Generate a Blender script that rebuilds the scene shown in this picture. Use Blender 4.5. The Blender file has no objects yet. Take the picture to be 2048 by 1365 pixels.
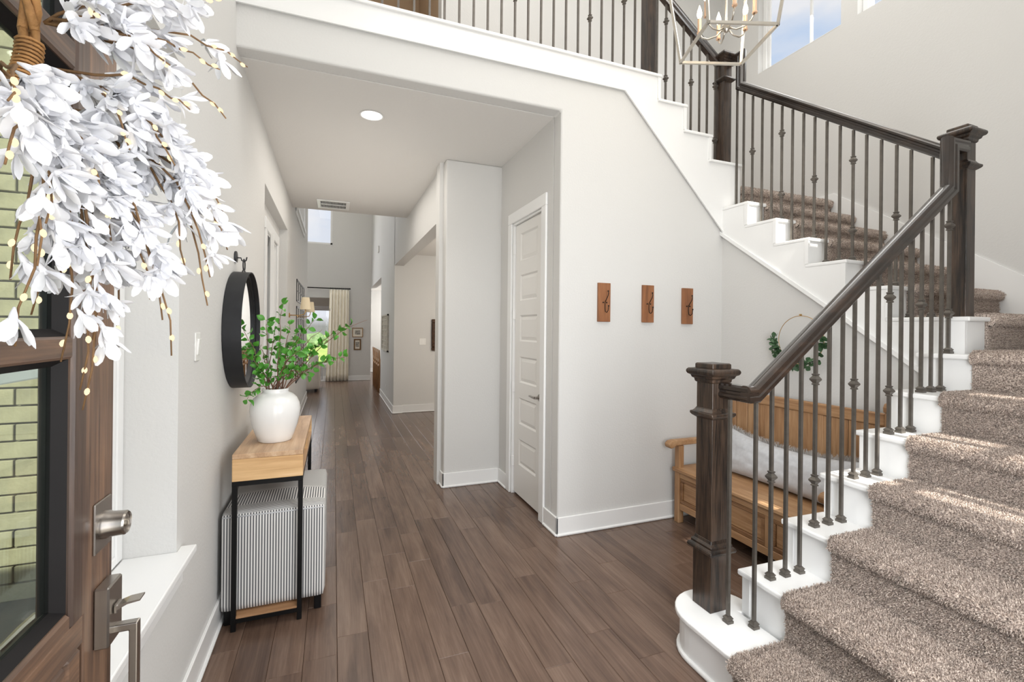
import bpy, bmesh, math, random
import numpy as np
from mathutils import Vector, Matrix, noise
random.seed(7)
PI = math.pi
S = bpy.context.scene
COL = S.collection
# ------------------------------------------------------------------ camera
cam_d = bpy.data.cameras.new('camera'); cam = bpy.data.objects.new('camera', cam_d); COL.objects.link(cam)
F_PX = 926.0; YAW = math.radians(21.05); ROLL = math.radians(.585); CY = .0278
cam_d.sensor_fit = 'HORIZONTAL'; cam_d.sensor_width = 36.0; cam_d.lens = 36.0*F_PX/2048
cam_d.shift_y = -CY*math.cos(ROLL)*F_PX/2048; cam_d.shift_x = -CY*math.sin(ROLL)*F_PX/2048
cam_d.clip_start = .02; cam_d.clip_end = 400
fw = Vector((math.sin(YAW), math.cos(YAW), 0)); rt = Vector((math.cos(YAW), -math.sin(YAW), 0)); up = Vector((0, 0, 1))
cx = rt*math.cos(ROLL)+up*math.sin(ROLL); cyv = up*math.cos(ROLL)-rt*math.sin(ROLL)
cam.matrix_world = Matrix(((cx.x, cyv.x, -fw.x, 0), (cx.y, cyv.y, -fw.y, 0), (cx.z, cyv.z, -fw.z, 1.5), (0, 0, 0, 1)))
S.camera = cam
# ------------------------------------------------------------------ colour management
S.view_settings.view_transform = 'Standard'; S.view_settings.look = 'None'
S.view_settings.gamma = 1; S.view_settings.use_curve_mapping = False
S.view_settings.exposure = -0.02
# ------------------------------------------------------------------ sky
W = bpy.data.worlds.new('sky'); S.world = W; W.use_nodes = True
nt = W.node_tree; nt.nodes.clear()
def N(tree, t, **k):
    n = tree.nodes.new(t)
    for a, b in k.items():
        if a in n.inputs.keys(): n.inputs[a].default_value = b
        else: setattr(n, a, b)
    return n
tc = N(nt, 'ShaderNodeTexCoord'); sp = N(nt, 'ShaderNodeSeparateXYZ'); nt.links.new(tc.outputs['Generated'], sp.inputs[0])
rp = N(nt, 'ShaderNodeValToRGB'); nt.links.new(sp.outputs['Z'], rp.inputs[0])
e = rp.color_ramp.elements; e[0].position = 0.0; e[0].color = (.42, .43, .40, 1); e[1].position = .6; e[1].color = (.56, .71, .95, 1)
a = e.new(.02); a.color = (.90, .93, 1, 1); a = e.new(.25); a.color = (.66, .78, .98, 1)
mp = N(nt, 'ShaderNodeMapping'); mp.inputs['Scale'].default_value = (1, 1, 2.6); mp.inputs['Location'].default_value = (2.3, .7, .4); nt.links.new(tc.outputs['Generated'], mp.inputs[0])
nz = N(nt, 'ShaderNodeTexNoise'); nz.inputs['Scale'].default_value = 3.1; nz.inputs['Detail'].default_value = 6; nt.links.new(mp.outputs[0], nz.inputs['Vector'])
cr = N(nt, 'ShaderNodeValToRGB'); cr.color_ramp.elements[0].position = .40; cr.color_ramp.elements[1].position = .60; nt.links.new(nz.outputs['Fac'], cr.inputs[0])
mx = N(nt, 'ShaderNodeMix', data_type='RGBA'); nt.links.new(cr.outputs[0], mx.inputs[0]); nt.links.new(rp.outputs[0], mx.inputs[6]); mx.inputs[7].default_value = (.95, .96, 1, 1)
bg = N(nt, 'ShaderNodeBackground'); bg.inputs['Strength'].default_value = .92; nt.links.new(mx.outputs[2], bg.inputs[0])
wo = N(nt, 'ShaderNodeOutputWorld'); nt.links.new(bg.outputs[0], wo.inputs[0])
# ------------------------------------------------------------------ sun and large lamps
def area(name, loc, target, sx, sy, power, col=(1, 1, 1)):
    l = bpy.data.lights.new(name, 'AREA'); l.shape = 'RECTANGLE'; l.size = sx; l.size_y = sy; l.energy = power; l.color = col
    o = bpy.data.objects.new(name, l); COL.objects.link(o); o.location = loc
    d = (Vector(target)-Vector(loc)).normalized(); o.rotation_euler = d.to_track_quat('-Z', 'Y').to_euler(); return o
def point_fill(name, loc, power, col, r=.25):  # soft point lamp, added as room fill without a fixture
    l = bpy.data.lights.new(name, 'POINT'); l.energy = power; l.color = col; l.shadow_soft_size = r; o = bpy.data.objects.new(name, l); COL.objects.link(o); o.location = loc; return o
sl = bpy.data.lights.new('sun', 'SUN'); sl.energy = 9.0; sl.angle = math.radians(.6); sl.color = (1, .95, .86)
so = bpy.data.objects.new('sun', sl); COL.objects.link(so); so.location = (-3, -12, 14)
so.rotation_euler = Vector((.02, .78, -.68)).to_track_quat('-Z', 'Y').to_euler()
area('daylight_front_door', (-.2, -.8, 1.5), (.7, 3, 1.3), 1.6, 2.2, 28, (.98, .99, 1))
area('front_wall_fill', (1.2, .10, 1.5), (1.5, 3, 1.2), .96, 1.56, 50, (.98, .99, 1))  # fill lamp added to brighten the lower walls and stairs
area('upper_front_fill', (1.6, .32, 4.6), (1.8, 3, 2.2), 2.6, 1.6, 36, (.97, .98, 1))  # added fill for the upper foyer; the wall has no window here
area('foyer_bounce_fill', (1.7, 1.9, 6.0), (1.7, 1.9, 0), 3.4, 2.6, 72, (1, .965, .90))  # added overhead fill imitating bounce, no fixture here
area('daylight_stair_window', (4.30, 2.6, 5.0), (2, 2.2, 2.8), 1.8, 1.2, 24, (1, .98, .94))
area('hall_down_fill', (.25, 4.9, 3.06), (.25, 4.9, 0), 1.0, 2.4, 15, (1, .94, .86))  # added downward fill; the only hall fixture is the downlight
area('hall_bounce_fill', (.25, 5.0, 2.3), (.25, 5.0, 3), 1.0, 2.6, 5, (1, .95, .88))  # added upward fill in place of floor bounce on the ceiling
area('great_room_fill', (-.8, 10.6, 5.6), (-.8, 10.6, 0), 3, 4.5, 62, (1, .94, .86))  # added overhead fill for the great room, no fixture modelled
area('daylight_great_room', (-1.6, 13.2, 2.6), (-.6, 8, .2), 2.6, 3.8, 75, (.97, .98, 1))
point_fill('dining_fill', (2.7, 6.5, 2.1), 66, (1, .92, .82))  # added point fill to lift the dining ceiling and walls
point_fill('kitchen_fill', (2.8, 14.9, 2.0), 130, (1, .97, .93))  # added point fill to brighten the kitchen beyond the opening
area('upper_hall_fill', (.6, 4.1, 6.0), (.6, 3.9, 3.5), 3, .8, 14, (1, .95, .88))  # added overhead fill behind the balcony, no fixture modelled
area('side_room_light', (-2.0, 5.4, 2.6), (-2.0, 5.4, 0), 1.5, 1.5, 20, (1, .97, .92))
# ------------------------------------------------------------------ materials
def new_mat(name):
    m = bpy.data.materials.new(name); m.use_nodes = True; t = m.node_tree; t.nodes.clear()
    o = N(t, 'ShaderNodeOutputMaterial'); b = N(t, 'ShaderNodeBsdfPrincipled'); t.links.new(b.outputs[0], o.inputs[0])
    return m, t, b
def srgb(r, g, b):
    f = lambda c: ((c/255+.055)/1.055)**2.4 if c/255 > .04045 else c/255/12.92
    return (f(r), f(g), f(b), 1)
def simple(name, col, rough=.5, metal=0, bump=0, bscale=200, var=0, vscale=6, spec=.5, coords='Object', vs=(1, 1, 1), sheen=0, coat=0):
    m, t, b = new_mat(name)
    b.inputs['Roughness'].default_value = rough; b.inputs['Metallic'].default_value = metal
    b.inputs['Base Color'].default_value = col; b.inputs['Specular IOR Level'].default_value = spec
    b.inputs['Sheen Weight'].default_value = sheen; b.inputs['Coat Weight'].default_value = coat; b.inputs['Coat Roughness'].default_value = .12
    c = N(t, 'ShaderNodeTexCoord'); mpn = N(t, 'ShaderNodeMapping'); t.links.new(c.outputs[coords], mpn.inputs[0]); mpn.inputs['Scale'].default_value = vs
    if var:
        n = N(t, 'ShaderNodeTexNoise'); n.inputs['Scale'].default_value = vscale; n.inputs['Detail'].default_value = 5; t.links.new(mpn.outputs[0], n.inputs['Vector'])
        mr = N(t, 'ShaderNodeMapRange'); mr.inputs[1].default_value = .3; mr.inputs[2].default_value = .7; mr.inputs[3].default_value = 1-var; mr.inputs[4].default_value = 1+var; t.links.new(n.outputs['Fac'], mr.inputs[0])
        h = N(t, 'ShaderNodeMix', data_type='RGBA', blend_type='MULTIPLY'); h.inputs[0].default_value = 1; h.inputs[6].default_value = col; t.links.new(mr.outputs[0], h.inputs[7]); t.links.new(h.outputs[2], b.inputs['Base Color'])
    if bump:
        n2 = N(t, 'ShaderNodeTexNoise'); n2.inputs['Scale'].default_value = bscale; n2.inputs['Detail'].default_value = 3; t.links.new(mpn.outputs[0], n2.inputs['Vector'])
        bp = N(t, 'ShaderNodeBump'); bp.inputs['Strength'].default_value = bump; bp.inputs['Distance'].default_value = .004; t.links.new(n2.outputs['Fac'], bp.inputs['Height']); t.links.new(bp.outputs[0], b.inputs['Normal'])
    return m
def wood(name, c1, c2, c3, axis, rough=.45, scale=1.0, bump=.25, rnd=0.0, coords='Object', coat=0, grain=1.0, knots=True, geo=False, spec=.5):
    """procedural wood: grain runs along axis (0,1,2); rnd = per object tint spread"""
    m, t, b = new_mat(name); b.inputs['Roughness'].default_value = rough; b.inputs['Coat Weight'].default_value = coat; b.inputs['Coat Roughness'].default_value = .2
    b.inputs['Specular IOR Level'].default_value = spec
    if geo:
        g = N(t, 'ShaderNodeNewGeometry'); src = g.outputs['Position']
    else:
        g = N(t, 'ShaderNodeTexCoord'); src = g.outputs[coords]
    oi = N(t, 'ShaderNodeObjectInfo'); ad = N(t, 'ShaderNodeVectorMath', operation='MULTIPLY_ADD')
    t.links.new(src, ad.inputs[0]); ad.inputs[1].default_value = (1, 1, 1)
    cmb = N(t, 'ShaderNodeVectorMath', operation='SCALE'); cmb.inputs[0].default_value = (7.3, 5.1, 3.7) if rnd else (0, 0, 0); t.links.new(oi.outputs['Random'], cmb.inputs['Scale']); t.links.new(cmb.outputs[0], ad.inputs[2])
    sv = [22*scale]*3; sv[axis] = 1.6*scale
    m1 = N(t, 'ShaderNodeMapping'); m1.inputs['Scale'].default_value = sv; t.links.new(ad.outputs[0], m1.inputs[0])
    n1 = N(t, 'ShaderNodeTexNoise'); n1.inputs['Scale'].default_value = 1.0; n1.inputs['Detail'].default_value = 7; n1.inputs['Roughness'].default_value = .62; n1.inputs['Distortion'].default_value = .7; t.links.new(m1.outputs[0], n1.inputs['Vector'])
    sv2 = [150*scale]*3; sv2[axis] = 5*scale
    m2 = N(t, 'ShaderNodeMapping'); m2.inputs['Scale'].default_value = sv2; t.links.new(ad.outputs[0], m2.inputs[0])
    n2 = N(t, 'ShaderNodeTexNoise'); n2.inputs['Scale'].default_value = 1.0; n2.inputs['Detail'].default_value = 3; t.links.new(m2.outputs[0], n2.inputs['Vector'])
    sv3 = [5*scale]*3; sv3[axis] = 1.7*scale
    m3 = N(t, 'ShaderNodeMapping'); m3.inputs['Scale'].default_value = sv3; t.links.new(ad.outputs[0], m3.inputs[0])
    n3 = N(t, 'ShaderNodeTexNoise'); n3.inputs['Scale'].default_value = 1.3; n3.inputs['Detail'].default_value = 4; n3.inputs['Distortion'].default_value = 1.0; t.links.new(m3.outputs[0], n3.inputs['Vector'])
    a1 = N(t, 'ShaderNodeMath', operation='MULTIPLY'); t.links.new(n1.outputs['Fac'], a1.inputs[0]); a1.inputs[1].default_value = .55
    a2 = N(t, 'ShaderNodeMath', operation='MULTIPLY_ADD'); t.links.new(n2.outputs['Fac'], a2.inputs[0]); a2.inputs[1].default_value = .22*grain; t.links.new(a1.outputs[0], a2.inputs[2])
    a3 = N(t, 'ShaderNodeMath', operation='MULTIPLY_ADD'); t.links.new(n3.outputs['Fac'], a3.inputs[0]); a3.inputs[1].default_value = .28; t.links.new(a2.outputs[0], a3.inputs[2])
    last = a3
    if rnd:
        a4 = N(t, 'ShaderNodeMath', operation='MULTIPLY_ADD'); t.links.new(oi.outputs['Random'], a4.inputs[0]); a4.inputs[1].default_value = rnd; t.links.new(a3.outputs[0], a4.inputs[2])
        a5 = N(t, 'ShaderNodeMath', operation='SUBTRACT'); t.links.new(a4.outputs[0], a5.inputs[0]); a5.inputs[1].default_value = rnd/2; last = a5
    r = N(t, 'ShaderNodeValToRGB'); t.links.new(last.outputs[0], r.inputs[0])
    el = r.color_ramp.elements; el[0].position = .34; el[0].color = c1; el[1].position = .70; el[1].color = c3; q = el.new(.52); q.color = c2
    t.links.new(r.outputs[0], b.inputs['Base Color'])
    if bump:
        bp = N(t, 'ShaderNodeBump'); bp.inputs['Strength'].default_value = bump; bp.inputs['Distance'].default_value = .003; t.links.new(a3.outputs[0], bp.inputs['Height']); t.links.new(bp.outputs[0], b.inputs['Normal'])
    return m
def emis(name, col, st):
    m = bpy.data.materials.new(name); m.use_nodes = True; t = m.node_tree; t.nodes.clear()
    o = N(t, 'ShaderNodeOutputMaterial'); q = N(t, 'ShaderNodeEmission'); q.inputs[0].default_value = col; q.inputs[1].default_value = st; t.links.new(q.outputs[0], o.inputs[0]); return m
def glass_mat(name, tint=(1, 1, 1, 1), rough=0.0, boost=1.0):
    m = bpy.data.materials.new(name); m.use_nodes = True; t = m.node_tree; t.nodes.clear()
    o = N(t, 'ShaderNodeOutputMaterial'); tr = N(t, 'ShaderNodeBsdfTransparent'); tr.inputs[0].default_value = tint
    gl = N(t, 'ShaderNodeBsdfGlossy'); gl.inputs['Roughness'].default_value = rough
    lw_ = N(t, 'ShaderNodeLayerWeight'); lw_.inputs['Blend'].default_value = .5
    pw = N(t, 'ShaderNodeMath', operation='POWER'); t.links.new(lw_.outputs['Facing'], pw.inputs[0]); pw.inputs[1].default_value = 5
    ml = N(t, 'ShaderNodeMath', operation='MULTIPLY_ADD', use_clamp=True); t.links.new(pw.outputs[0], ml.inputs[0]); ml.inputs[1].default_value = .7; ml.inputs[2].default_value = .03*boost
    x = N(t, 'ShaderNodeMixShader'); t.links.new(ml.outputs[0], x.inputs[0]); t.links.new(tr.outputs[0], x.inputs[1]); t.links.new(gl.outputs[0], x.inputs[2]); t.links.new(x.outputs[0], o.inputs[0]); return m

M = {}
M['wall'] = simple('wall_paint', (.665, .662, .648, 1), .75, bump=.25, bscale=75, spec=.25)
M['ceil'] = simple('ceiling_paint', (.74, .725, .70, 1), .85, bump=.35, bscale=60, spec=.2)
M['trim'] = simple('trim_paint', (.84, .845, .84, 1), .28, spec=.5)
M['doorw'] = simple('door_paint', (.80, .79, .765, 1), .35)
M['floor'] = wood('floor_plank_wood', srgb(76, 59, 50), srgb(103, 83, 71), srgb(126, 105, 91), 1, .24, .8, .5, rnd=.13, geo=True, grain=.9, spec=.45)
M['subfloor'] = simple('dark_subfloor', srgb(34, 25, 20), .7)
M['newel'] = wood('espresso_oak', srgb(10, 9, 8), srgb(27, 22, 19), srgb(70, 55, 44), 2, .32, 1.6, .6, rnd=.04, coat=.12, grain=1.7)
M['rail_x'] = wood('espresso_oak_rail', srgb(20, 16, 14), srgb(38, 29, 24), srgb(64, 48, 38), 0, .2, 1.1, .2, rnd=.04, coat=.8, grain=1.0)
M['rail_y'] = wood('espresso_oak_rail_b', srgb(20, 16, 14), srgb(36, 28, 23), srgb(60, 46, 37), 1, .2, 1.1, .2, rnd=.04, coat=.7, grain=1.0)
M['iron'] = simple('pewter_iron', srgb(102, 97, 91), .36, .6, var=.12, vscale=30)
M['black'] = simple('black_metal', srgb(20, 20, 21), .42, .6)
M['blackframe'] = simple('blackened_steel', srgb(44, 45, 48), .5, .4, var=.12, vscale=14)
M['mango'] = wood('mango_wood', srgb(190, 146, 98), srgb(222, 184, 134), srgb(238, 208, 166), 0, .45, .9, .2, grain=.7)
M['mangoY'] = wood('mango_wood_top', srgb(156, 120, 88), srgb(196, 162, 128), srgb(222, 196, 164), 1, .42, .9, .2, grain=.7)
M['oak'] = wood('honey_oak', srgb(116, 80, 50), srgb(160, 121, 84), srgb(186, 150, 112), 1, .5, 1.1, .25, grain=1.2)
M['oakdark'] = wood('glazed_oak_molding', srgb(84, 56, 34), srgb(128, 92, 60), srgb(160, 122, 86), 1, .5, 1.1, .25, grain=1.2)
M['oakz'] = wood('honey_oak_upright', srgb(116, 80, 50), srgb(158, 119, 82), srgb(184, 148, 110), 2, .5, 1.1, .25, grain=1.2)
M['hookwood'] = wood('reclaimed_wood', srgb(86, 56, 38), srgb(138, 90, 58), srgb(164, 112, 74), 2, .5, 1.3, .4, rnd=.1)
M['fdoor'] = wood('stained_door_wood', srgb(46, 36, 32), srgb(80, 63, 54), srgb(132, 102, 80), 2, .42, .9, .6, rnd=.08, coat=.2, grain=1.3)
M['fdoory'] = wood('stained_door_wood_rail', srgb(46, 36, 32), srgb(80, 63, 54), srgb(132, 102, 80), 1, .42, .9, .6, rnd=.08, coat=.2, grain=1.3)
M['seal'] = simple('dark_glazing_bead', srgb(24, 22, 23), .6, var=.2, spec=.25)
M['nickel'] = simple('satin_nickel', srgb(166, 161, 156), .28, 1.0)
M['nickel2'] = simple('brushed_nickel_frame', srgb(196, 190, 180), .34, 1.0)
M['ceramic'] = simple('glazed_white_ceramic', (.86, .86, .85, 1), .12, coat=.5)
M['mirror'] = simple('mirror_glass', (.93, .93, .93, 1), .0, 1.0)
M['glass'] = glass_mat('window_glass')
M['dglass'] = glass_mat('door_glass', (.80, .87, .84, 1), 0, 1.7)
M['petal'] = simple('white_silk_petal', (.86, .87, .91, 1), .7, var=.04, vscale=60)
M['twig'] = simple('brown_twig', srgb(122, 92, 60), .7, bump=.5, bscale=120, var=.3, vscale=40)
M['vine'] = simple('grapevine_bark', srgb(166, 122, 74), .75, bump=.6, bscale=140, var=.35, vscale=30)
M['bulb'] = emis('warm_fairy_light', (1, .80, .50, 1), 1.4)
M['leaf'] = simple('bright_green_leaf', srgb(80, 150, 50), .42, var=.34, vscale=16)
M['leaf2'] = simple('eucalyptus_leaf', srgb(64, 96, 62), .5, var=.4, vscale=20)
M['stem'] = simple('reddish_stem', srgb(118, 84, 66), .6, var=.2, vscale=20)
M['brass'] = simple('brass_wire', srgb(196, 158, 98), .3, 1.0)
M['plate'] = simple('white_plastic', (.84, .84, .82, 1), .3)
M['curtain'] = simple('cream_curtain', srgb(250, 244, 228), .9, bump=.2, bscale=600, sheen=.2)
M['shadecloth'] = simple('grey_roman_shade', srgb(120, 112, 104), .9, bump=.3, bscale=300)
M['lampshade'] = simple('cream_lampshade', srgb(244, 228, 196), .8)
M['sofa'] = simple('light_grey_upholstery', srgb(206, 198, 186), .9, bump=.4, bscale=350, var=.05)
M['cushion'] = simple('grey_cushion', srgb(196, 192, 186), .9, bump=.4, bscale=350)
M['linen'] = simple('grey_linen', srgb(202, 204, 208), .95, bump=.5, bscale=500, var=.06, vscale=40)
M['fringe'] = simple('frayed_linen', srgb(178, 174, 170), .95)
M['stool'] = wood('stool_wood', srgb(112, 78, 48), srgb(158, 116, 76), srgb(186, 144, 100), 2, .5, 1.0, .2)
M['goldframe'] = simple('gilt_frame', srgb(150, 112, 62), .45, .3, var=.3, vscale=60)
M['darkframe'] = simple('carved_bronze_frame', srgb(66, 42, 24), .4, .35, bump=.9, bscale=70, var=.7, vscale=45)
M['bronzeframe'] = simple('antique_gold_frame', srgb(112, 82, 48), .45, .3, var=.4, vscale=60)
M['mat'] = simple('picture_mat', srgb(236, 230, 218), .9)
M['art'] = simple('monochrome_print', srgb(150, 146, 138), .9, var=.75, vscale=18)
M['quilt'] = simple('whitewashed_carved_panel', srgb(206, 202, 192), .9, var=.12, vscale=20)
M['ventdark'] = simple('vent_dark', srgb(46, 44, 42), .8)
M['lawn'] = simple('lawn_grass', srgb(150, 172, 84), .95, var=.3, vscale=2)
M['bush'] = simple('shrub_leaves', srgb(104, 128, 84), .9, bump=1, bscale=20, var=.4, vscale=3)
M['concrete'] = simple('porch_concrete', srgb(186, 182, 174), .9, var=.08)
M['brick'] = simple('buff_brick', srgb(150, 142, 114), .9, bump=.6, bscale=60, var=.22, vscale=9)
M['mortar'] = simple('brick_mortar', srgb(128, 122, 104), .95)
M['darkroom'] = simple('tan_wall_paint', srgb(172, 146, 118), .8)
M['rug'] = simple('pale_rug', srgb(226, 218, 210), .95, bump=.5, bscale=300)
M['candle'] = simple('candle_sleeve', srgb(226, 190, 160), .4, .6)
M['flame'] = emis('lit_candle_bulb', (1, .84, .6, 1), 16)
M['canlight'] = emis('lit_downlight', (1, .93, .80, 1), 9)
M['rawwood'] = wood('raw_shelf_wood', srgb(128, 92, 64), srgb(160, 120, 84), srgb(180, 140, 104), 0, .6, 1, .2)

def striped(name):
    """ticking stripe fabric: fronts striped upright, top in patches of changing direction (object coordinates in metres)"""
    m, t, b = new_mat(name); b.inputs['Roughness'].default_value = .95
    c = N(t, 'ShaderNodeTexCoord'); s = N(t, 'ShaderNodeSeparateXYZ'); t.links.new(c.outputs['Object'], s.inputs[0])
    g = N(t, 'ShaderNodeNewGeometry'); vt = N(t, 'ShaderNodeVectorTransform', vector_type='NORMAL', convert_from='WORLD', convert_to='OBJECT'); t.links.new(g.outputs['True Normal'], vt.inputs[0])
    sn = N(t, 'ShaderNodeSeparateXYZ'); t.links.new(vt.outputs[0], sn.inputs[0])
    def stripe(sock, period, duty):
        a = N(t, 'ShaderNodeMath', operation='DIVIDE'); t.links.new(sock, a.inputs[0]); a.inputs[1].default_value = period
        f = N(t, 'ShaderNodeMath', operation='FRACT'); t.links.new(a.outputs[0], f.inputs[0])
        d = N(t, 'ShaderNodeMath', operation='SUBTRACT'); t.links.new(f.outputs[0], d.inputs[0]); d.inputs[1].default_value = .5
        ab = N(t, 'ShaderNodeMath', operation='ABSOLUTE'); t.links.new(d.outputs[0], ab.inputs[0])
        mr = N(t, 'ShaderNodeMapRange'); t.links.new(ab.outputs[0], mr.inputs[0]); mr.inputs[1].default_value = duty/2-.07; mr.inputs[2].default_value = duty/2+.07; return mr.outputs[0]
    sx = stripe(s.outputs['X'], .0128, .5); sy = stripe(s.outputs['Y'], .0128, .5); sy2 = stripe(s.outputs['Y'], .0072, .55)
    def gt(sock, v):
        a = N(t, 'ShaderNodeMath', operation='GREATER_THAN'); t.links.new(sock, a.inputs[0]); a.inputs[1].default_value = v; return a.outputs[0]
    def mixf(f, a_, b_):
        x = N(t, 'ShaderNodeMix', data_type='FLOAT'); t.links.new(f, x.inputs[0]); t.links.new(a_, x.inputs[2]); t.links.new(b_, x.inputs[3]); return x.outputs[0]
    # top pattern by depth (Y): fine cross stripes, band of long stripes, fine cross stripes
    y = s.outputs['Y']
    top = mixf(gt(y, -.235), sy2, sx); top = mixf(gt(y, -.07), top, sy); top = mixf(gt(y, -.045), top, sy2)
    ax = N(t, 'ShaderNodeMath', operation='ABSOLUTE'); t.links.new(sn.outputs['X'], ax.inputs[0])
    side = mixf(gt(ax.outputs[0], .6), sx, sy)
    fin = mixf(gt(sn.outputs['Z'], .6), side, top)
    mixc = N(t, 'ShaderNodeMix', data_type='RGBA'); t.links.new(fin, mixc.inputs[0]); mixc.inputs[6].default_value = srgb(98, 99, 103); mixc.inputs[7].default_value = srgb(232, 231, 228)
    t.links.new(mixc.outputs[2], b.inputs['Base Color'])
    n2 = N(t, 'ShaderNodeTexNoise'); n2.inputs['Scale'].default_value = 500; t.links.new(c.outputs['Object'], n2.inputs['Vector'])
    bp = N(t, 'ShaderNodeBump'); bp.inputs['Strength'].default_value = .4; bp.inputs['Distance'].default_value = .002; t.links.new(n2.outputs['Fac'], bp.inputs['Height']); t.links.new(bp.outputs[0], b.inputs['Normal'])
    return m
M['ticking'] = striped('ticking_stripe')
def carpet_mat():
    m, t, b = new_mat('taupe_carpet'); b.inputs['Roughness'].default_value = 1; b.inputs['Specular IOR Level'].default_value = .1; b.inputs['Sheen Weight'].default_value = .25
    c = N(t, 'ShaderNodeNewGeometry'); n = N(t, 'ShaderNodeTexNoise'); n.inputs['Scale'].default_value = 190; n.inputs['Detail'].default_value = 2; t.links.new(c.outputs['Position'], n.inputs['Vector'])
    r = N(t, 'ShaderNodeValToRGB'); t.links.new(n.outputs['Fac'], r.inputs[0]); el = r.color_ramp.elements
    el[0].position = .36; el[0].color = srgb(116, 101, 93); el[1].position = .64; el[1].color = srgb(222, 208, 196); q = el.new(.5); q.color = srgb(182, 167, 156)
    t.links.new(r.outputs[0], b.inputs['Base Color']); return m
M['carpet'] = carpet_mat()

# ------------------------------------------------------------------ mesh helpers
WM = {}                                            # world matrix of things at build time
class MB:
    def __init__(s, T=None): s.v = []; s.f = []; s.T = T
    def add(s, vs, fs):
        n = len(s.v)
        for p in vs:
            p = Vector(p)
            s.v.append(s.T @ p if s.T else p)
        s.f += [tuple(i+n for i in q) for q in fs]; return s
    def box(s, x0, x1, y0, y1, z0, z1, c=0.0):
        if x0 > x1: x0, x1 = x1, x0
        if y0 > y1: y0, y1 = y1, y0
        if z0 > z1: z0, z1 = z1, z0
        if c <= 0:
            vs = [(x, y, z) for z in (z0, z1) for y in (y0, y1) for x in (x0, x1)]
            return s.add(vs, [(0, 2, 3, 1), (4, 5, 7, 6), (0, 1, 5, 4), (2, 6, 7, 3), (0, 4, 6, 2), (1, 3, 7, 5)])
        c = min(c, (x1-x0)*.45, (y1-y0)*.45, (z1-z0)*.45)
        bm = bmesh.new(); bmesh.ops.create_cube(bm, size=1)
        for v in bm.verts: v.co = Vector(((x0+x1)/2+v.co.x*(x1-x0), (y0+y1)/2+v.co.y*(y1-y0), (z0+z1)/2+v.co.z*(z1-z0)))
        bmesh.ops.bevel(bm, geom=bm.edges[:], offset=c, segments=1, affect='EDGES')
        bm.verts.index_update(); s.add([v.co.copy() for v in bm.verts], [tuple(v.index for v in f.verts) for f in bm.faces]); bm.free(); return s
    def prism(s, poly, axis, a, b):
        """extrude a 2D polygon along axis; polygon in the two other axes (in xyz order)"""
        def P(u, v, w): return (w, u, v) if axis == 0 else ((u, w, v) if axis == 1 else (u, v, w))
        n = len(poly); vs = [P(u, v, a) for u, v in poly]+[P(u, v, b) for u, v in poly]
        area2 = sum(poly[i][0]*poly[(i+1) % n][1]-poly[(i+1) % n][0]*poly[i][1] for i in range(n))
        flip = (area2 > 0) != (axis == 1)
        if b < a: flip = not flip
        fs = [tuple(range(n)), tuple(reversed(range(n, 2*n)))]+[(i, i+n, (i+1) % n+n, (i+1) % n) for i in range(n)]
        if flip: fs = [tuple(reversed(q)) for q in fs]
        fs = [tuple(reversed(q)) for q in fs]
        return s.add(vs, fs)
    def tube(s, pts, r, seg=8, cap=True):
        pts = [Vector(p) for p in pts]; n = len(pts); rs = r if isinstance(r, (list, tuple)) else [r]*n
        t0 = (pts[1]-pts[0]).normalized(); u = t0.orthogonal().normalized(); base = len(s.v); vs = []
        for i, p in enumerate(pts):
            t = (pts[min(i+1, n-1)]-pts[max(i-1, 0)]).normalized(); u = (u-t*u.dot(t)).normalized(); w = t.cross(u)
            for k in range(seg):
                a = 2*PI*k/seg; vs.append(p+(u*math.cos(a)+w*math.sin(a))*rs[i])
        fs = [(i*seg+k, i*seg+(k+1) % seg, (i+1)*seg+(k+1) % seg, (i+1)*seg+k) for i in range(n-1) for k in range(seg)]
        if cap: fs += [tuple(reversed(range(seg))), tuple(range((n-1)*seg, n*seg))]
        return s.add(vs, fs)
    def lathe(s, prof, c, seg=24, axis=2, a0=0.0, sq=False):
        """prof: list of (radius, height)"""
        vs = []; k2 = math.sqrt(2) if sq else 1
        for r, h in prof:
            for k in range(seg):
                a = a0+2*PI*k/seg; x, y = r*k2*math.cos(a), r*k2*math.sin(a)
                p = (x, y, h) if axis == 2 else ((h, x, y) if axis == 0 else (y, h, x)); vs.append((p[0]+c[0], p[1]+c[1], p[2]+c[2]))
        n = len(prof); fs = [(i*seg+k, i*seg+(k+1) % seg, (i+1)*seg+(k+1) % seg, (i+1)*seg+k) for i in range(n-1) for k in range(seg)]
        fs += [tuple(reversed(range(seg))), tuple(range((n-1)*seg, n*seg))]
        return s.add(vs, fs)
    def sweep(s, prof, path, side, cap=True):
        """mitred sweep of a closed profile (a along side, b along up) over a planar path whose plane normal is side"""
        path = [Vector(p) for p in path]; side = Vector(side).normalized(); n = len(path); m = len(prof); vs = []
        for i, p in enumerate(path):
            t1 = (path[i]-path[i-1]).normalized() if i else (path[1]-path[0]).normalized()
            t2 = (path[i+1]-path[i]).normalized() if i < n-1 else t1
            u1 = t1.cross(side); u2 = t2.cross(side); u1 = -u1; u2 = -u2
            bis = (u1+u2).normalized(); k = 1/max(.3, bis.dot(u1))
            for a, b in prof: vs.append(p+side*a+bis*(b*k))
        fs = [(i*m+k, i*m+(k+1) % m, (i+1)*m+(k+1) % m, (i+1)*m+k) for i in range(n-1) for k in range(m)]
        if cap: fs += [tuple(reversed(range(m))), tuple(range((n-1)*m, n*m))]
        return s.add(vs, fs)
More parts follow.
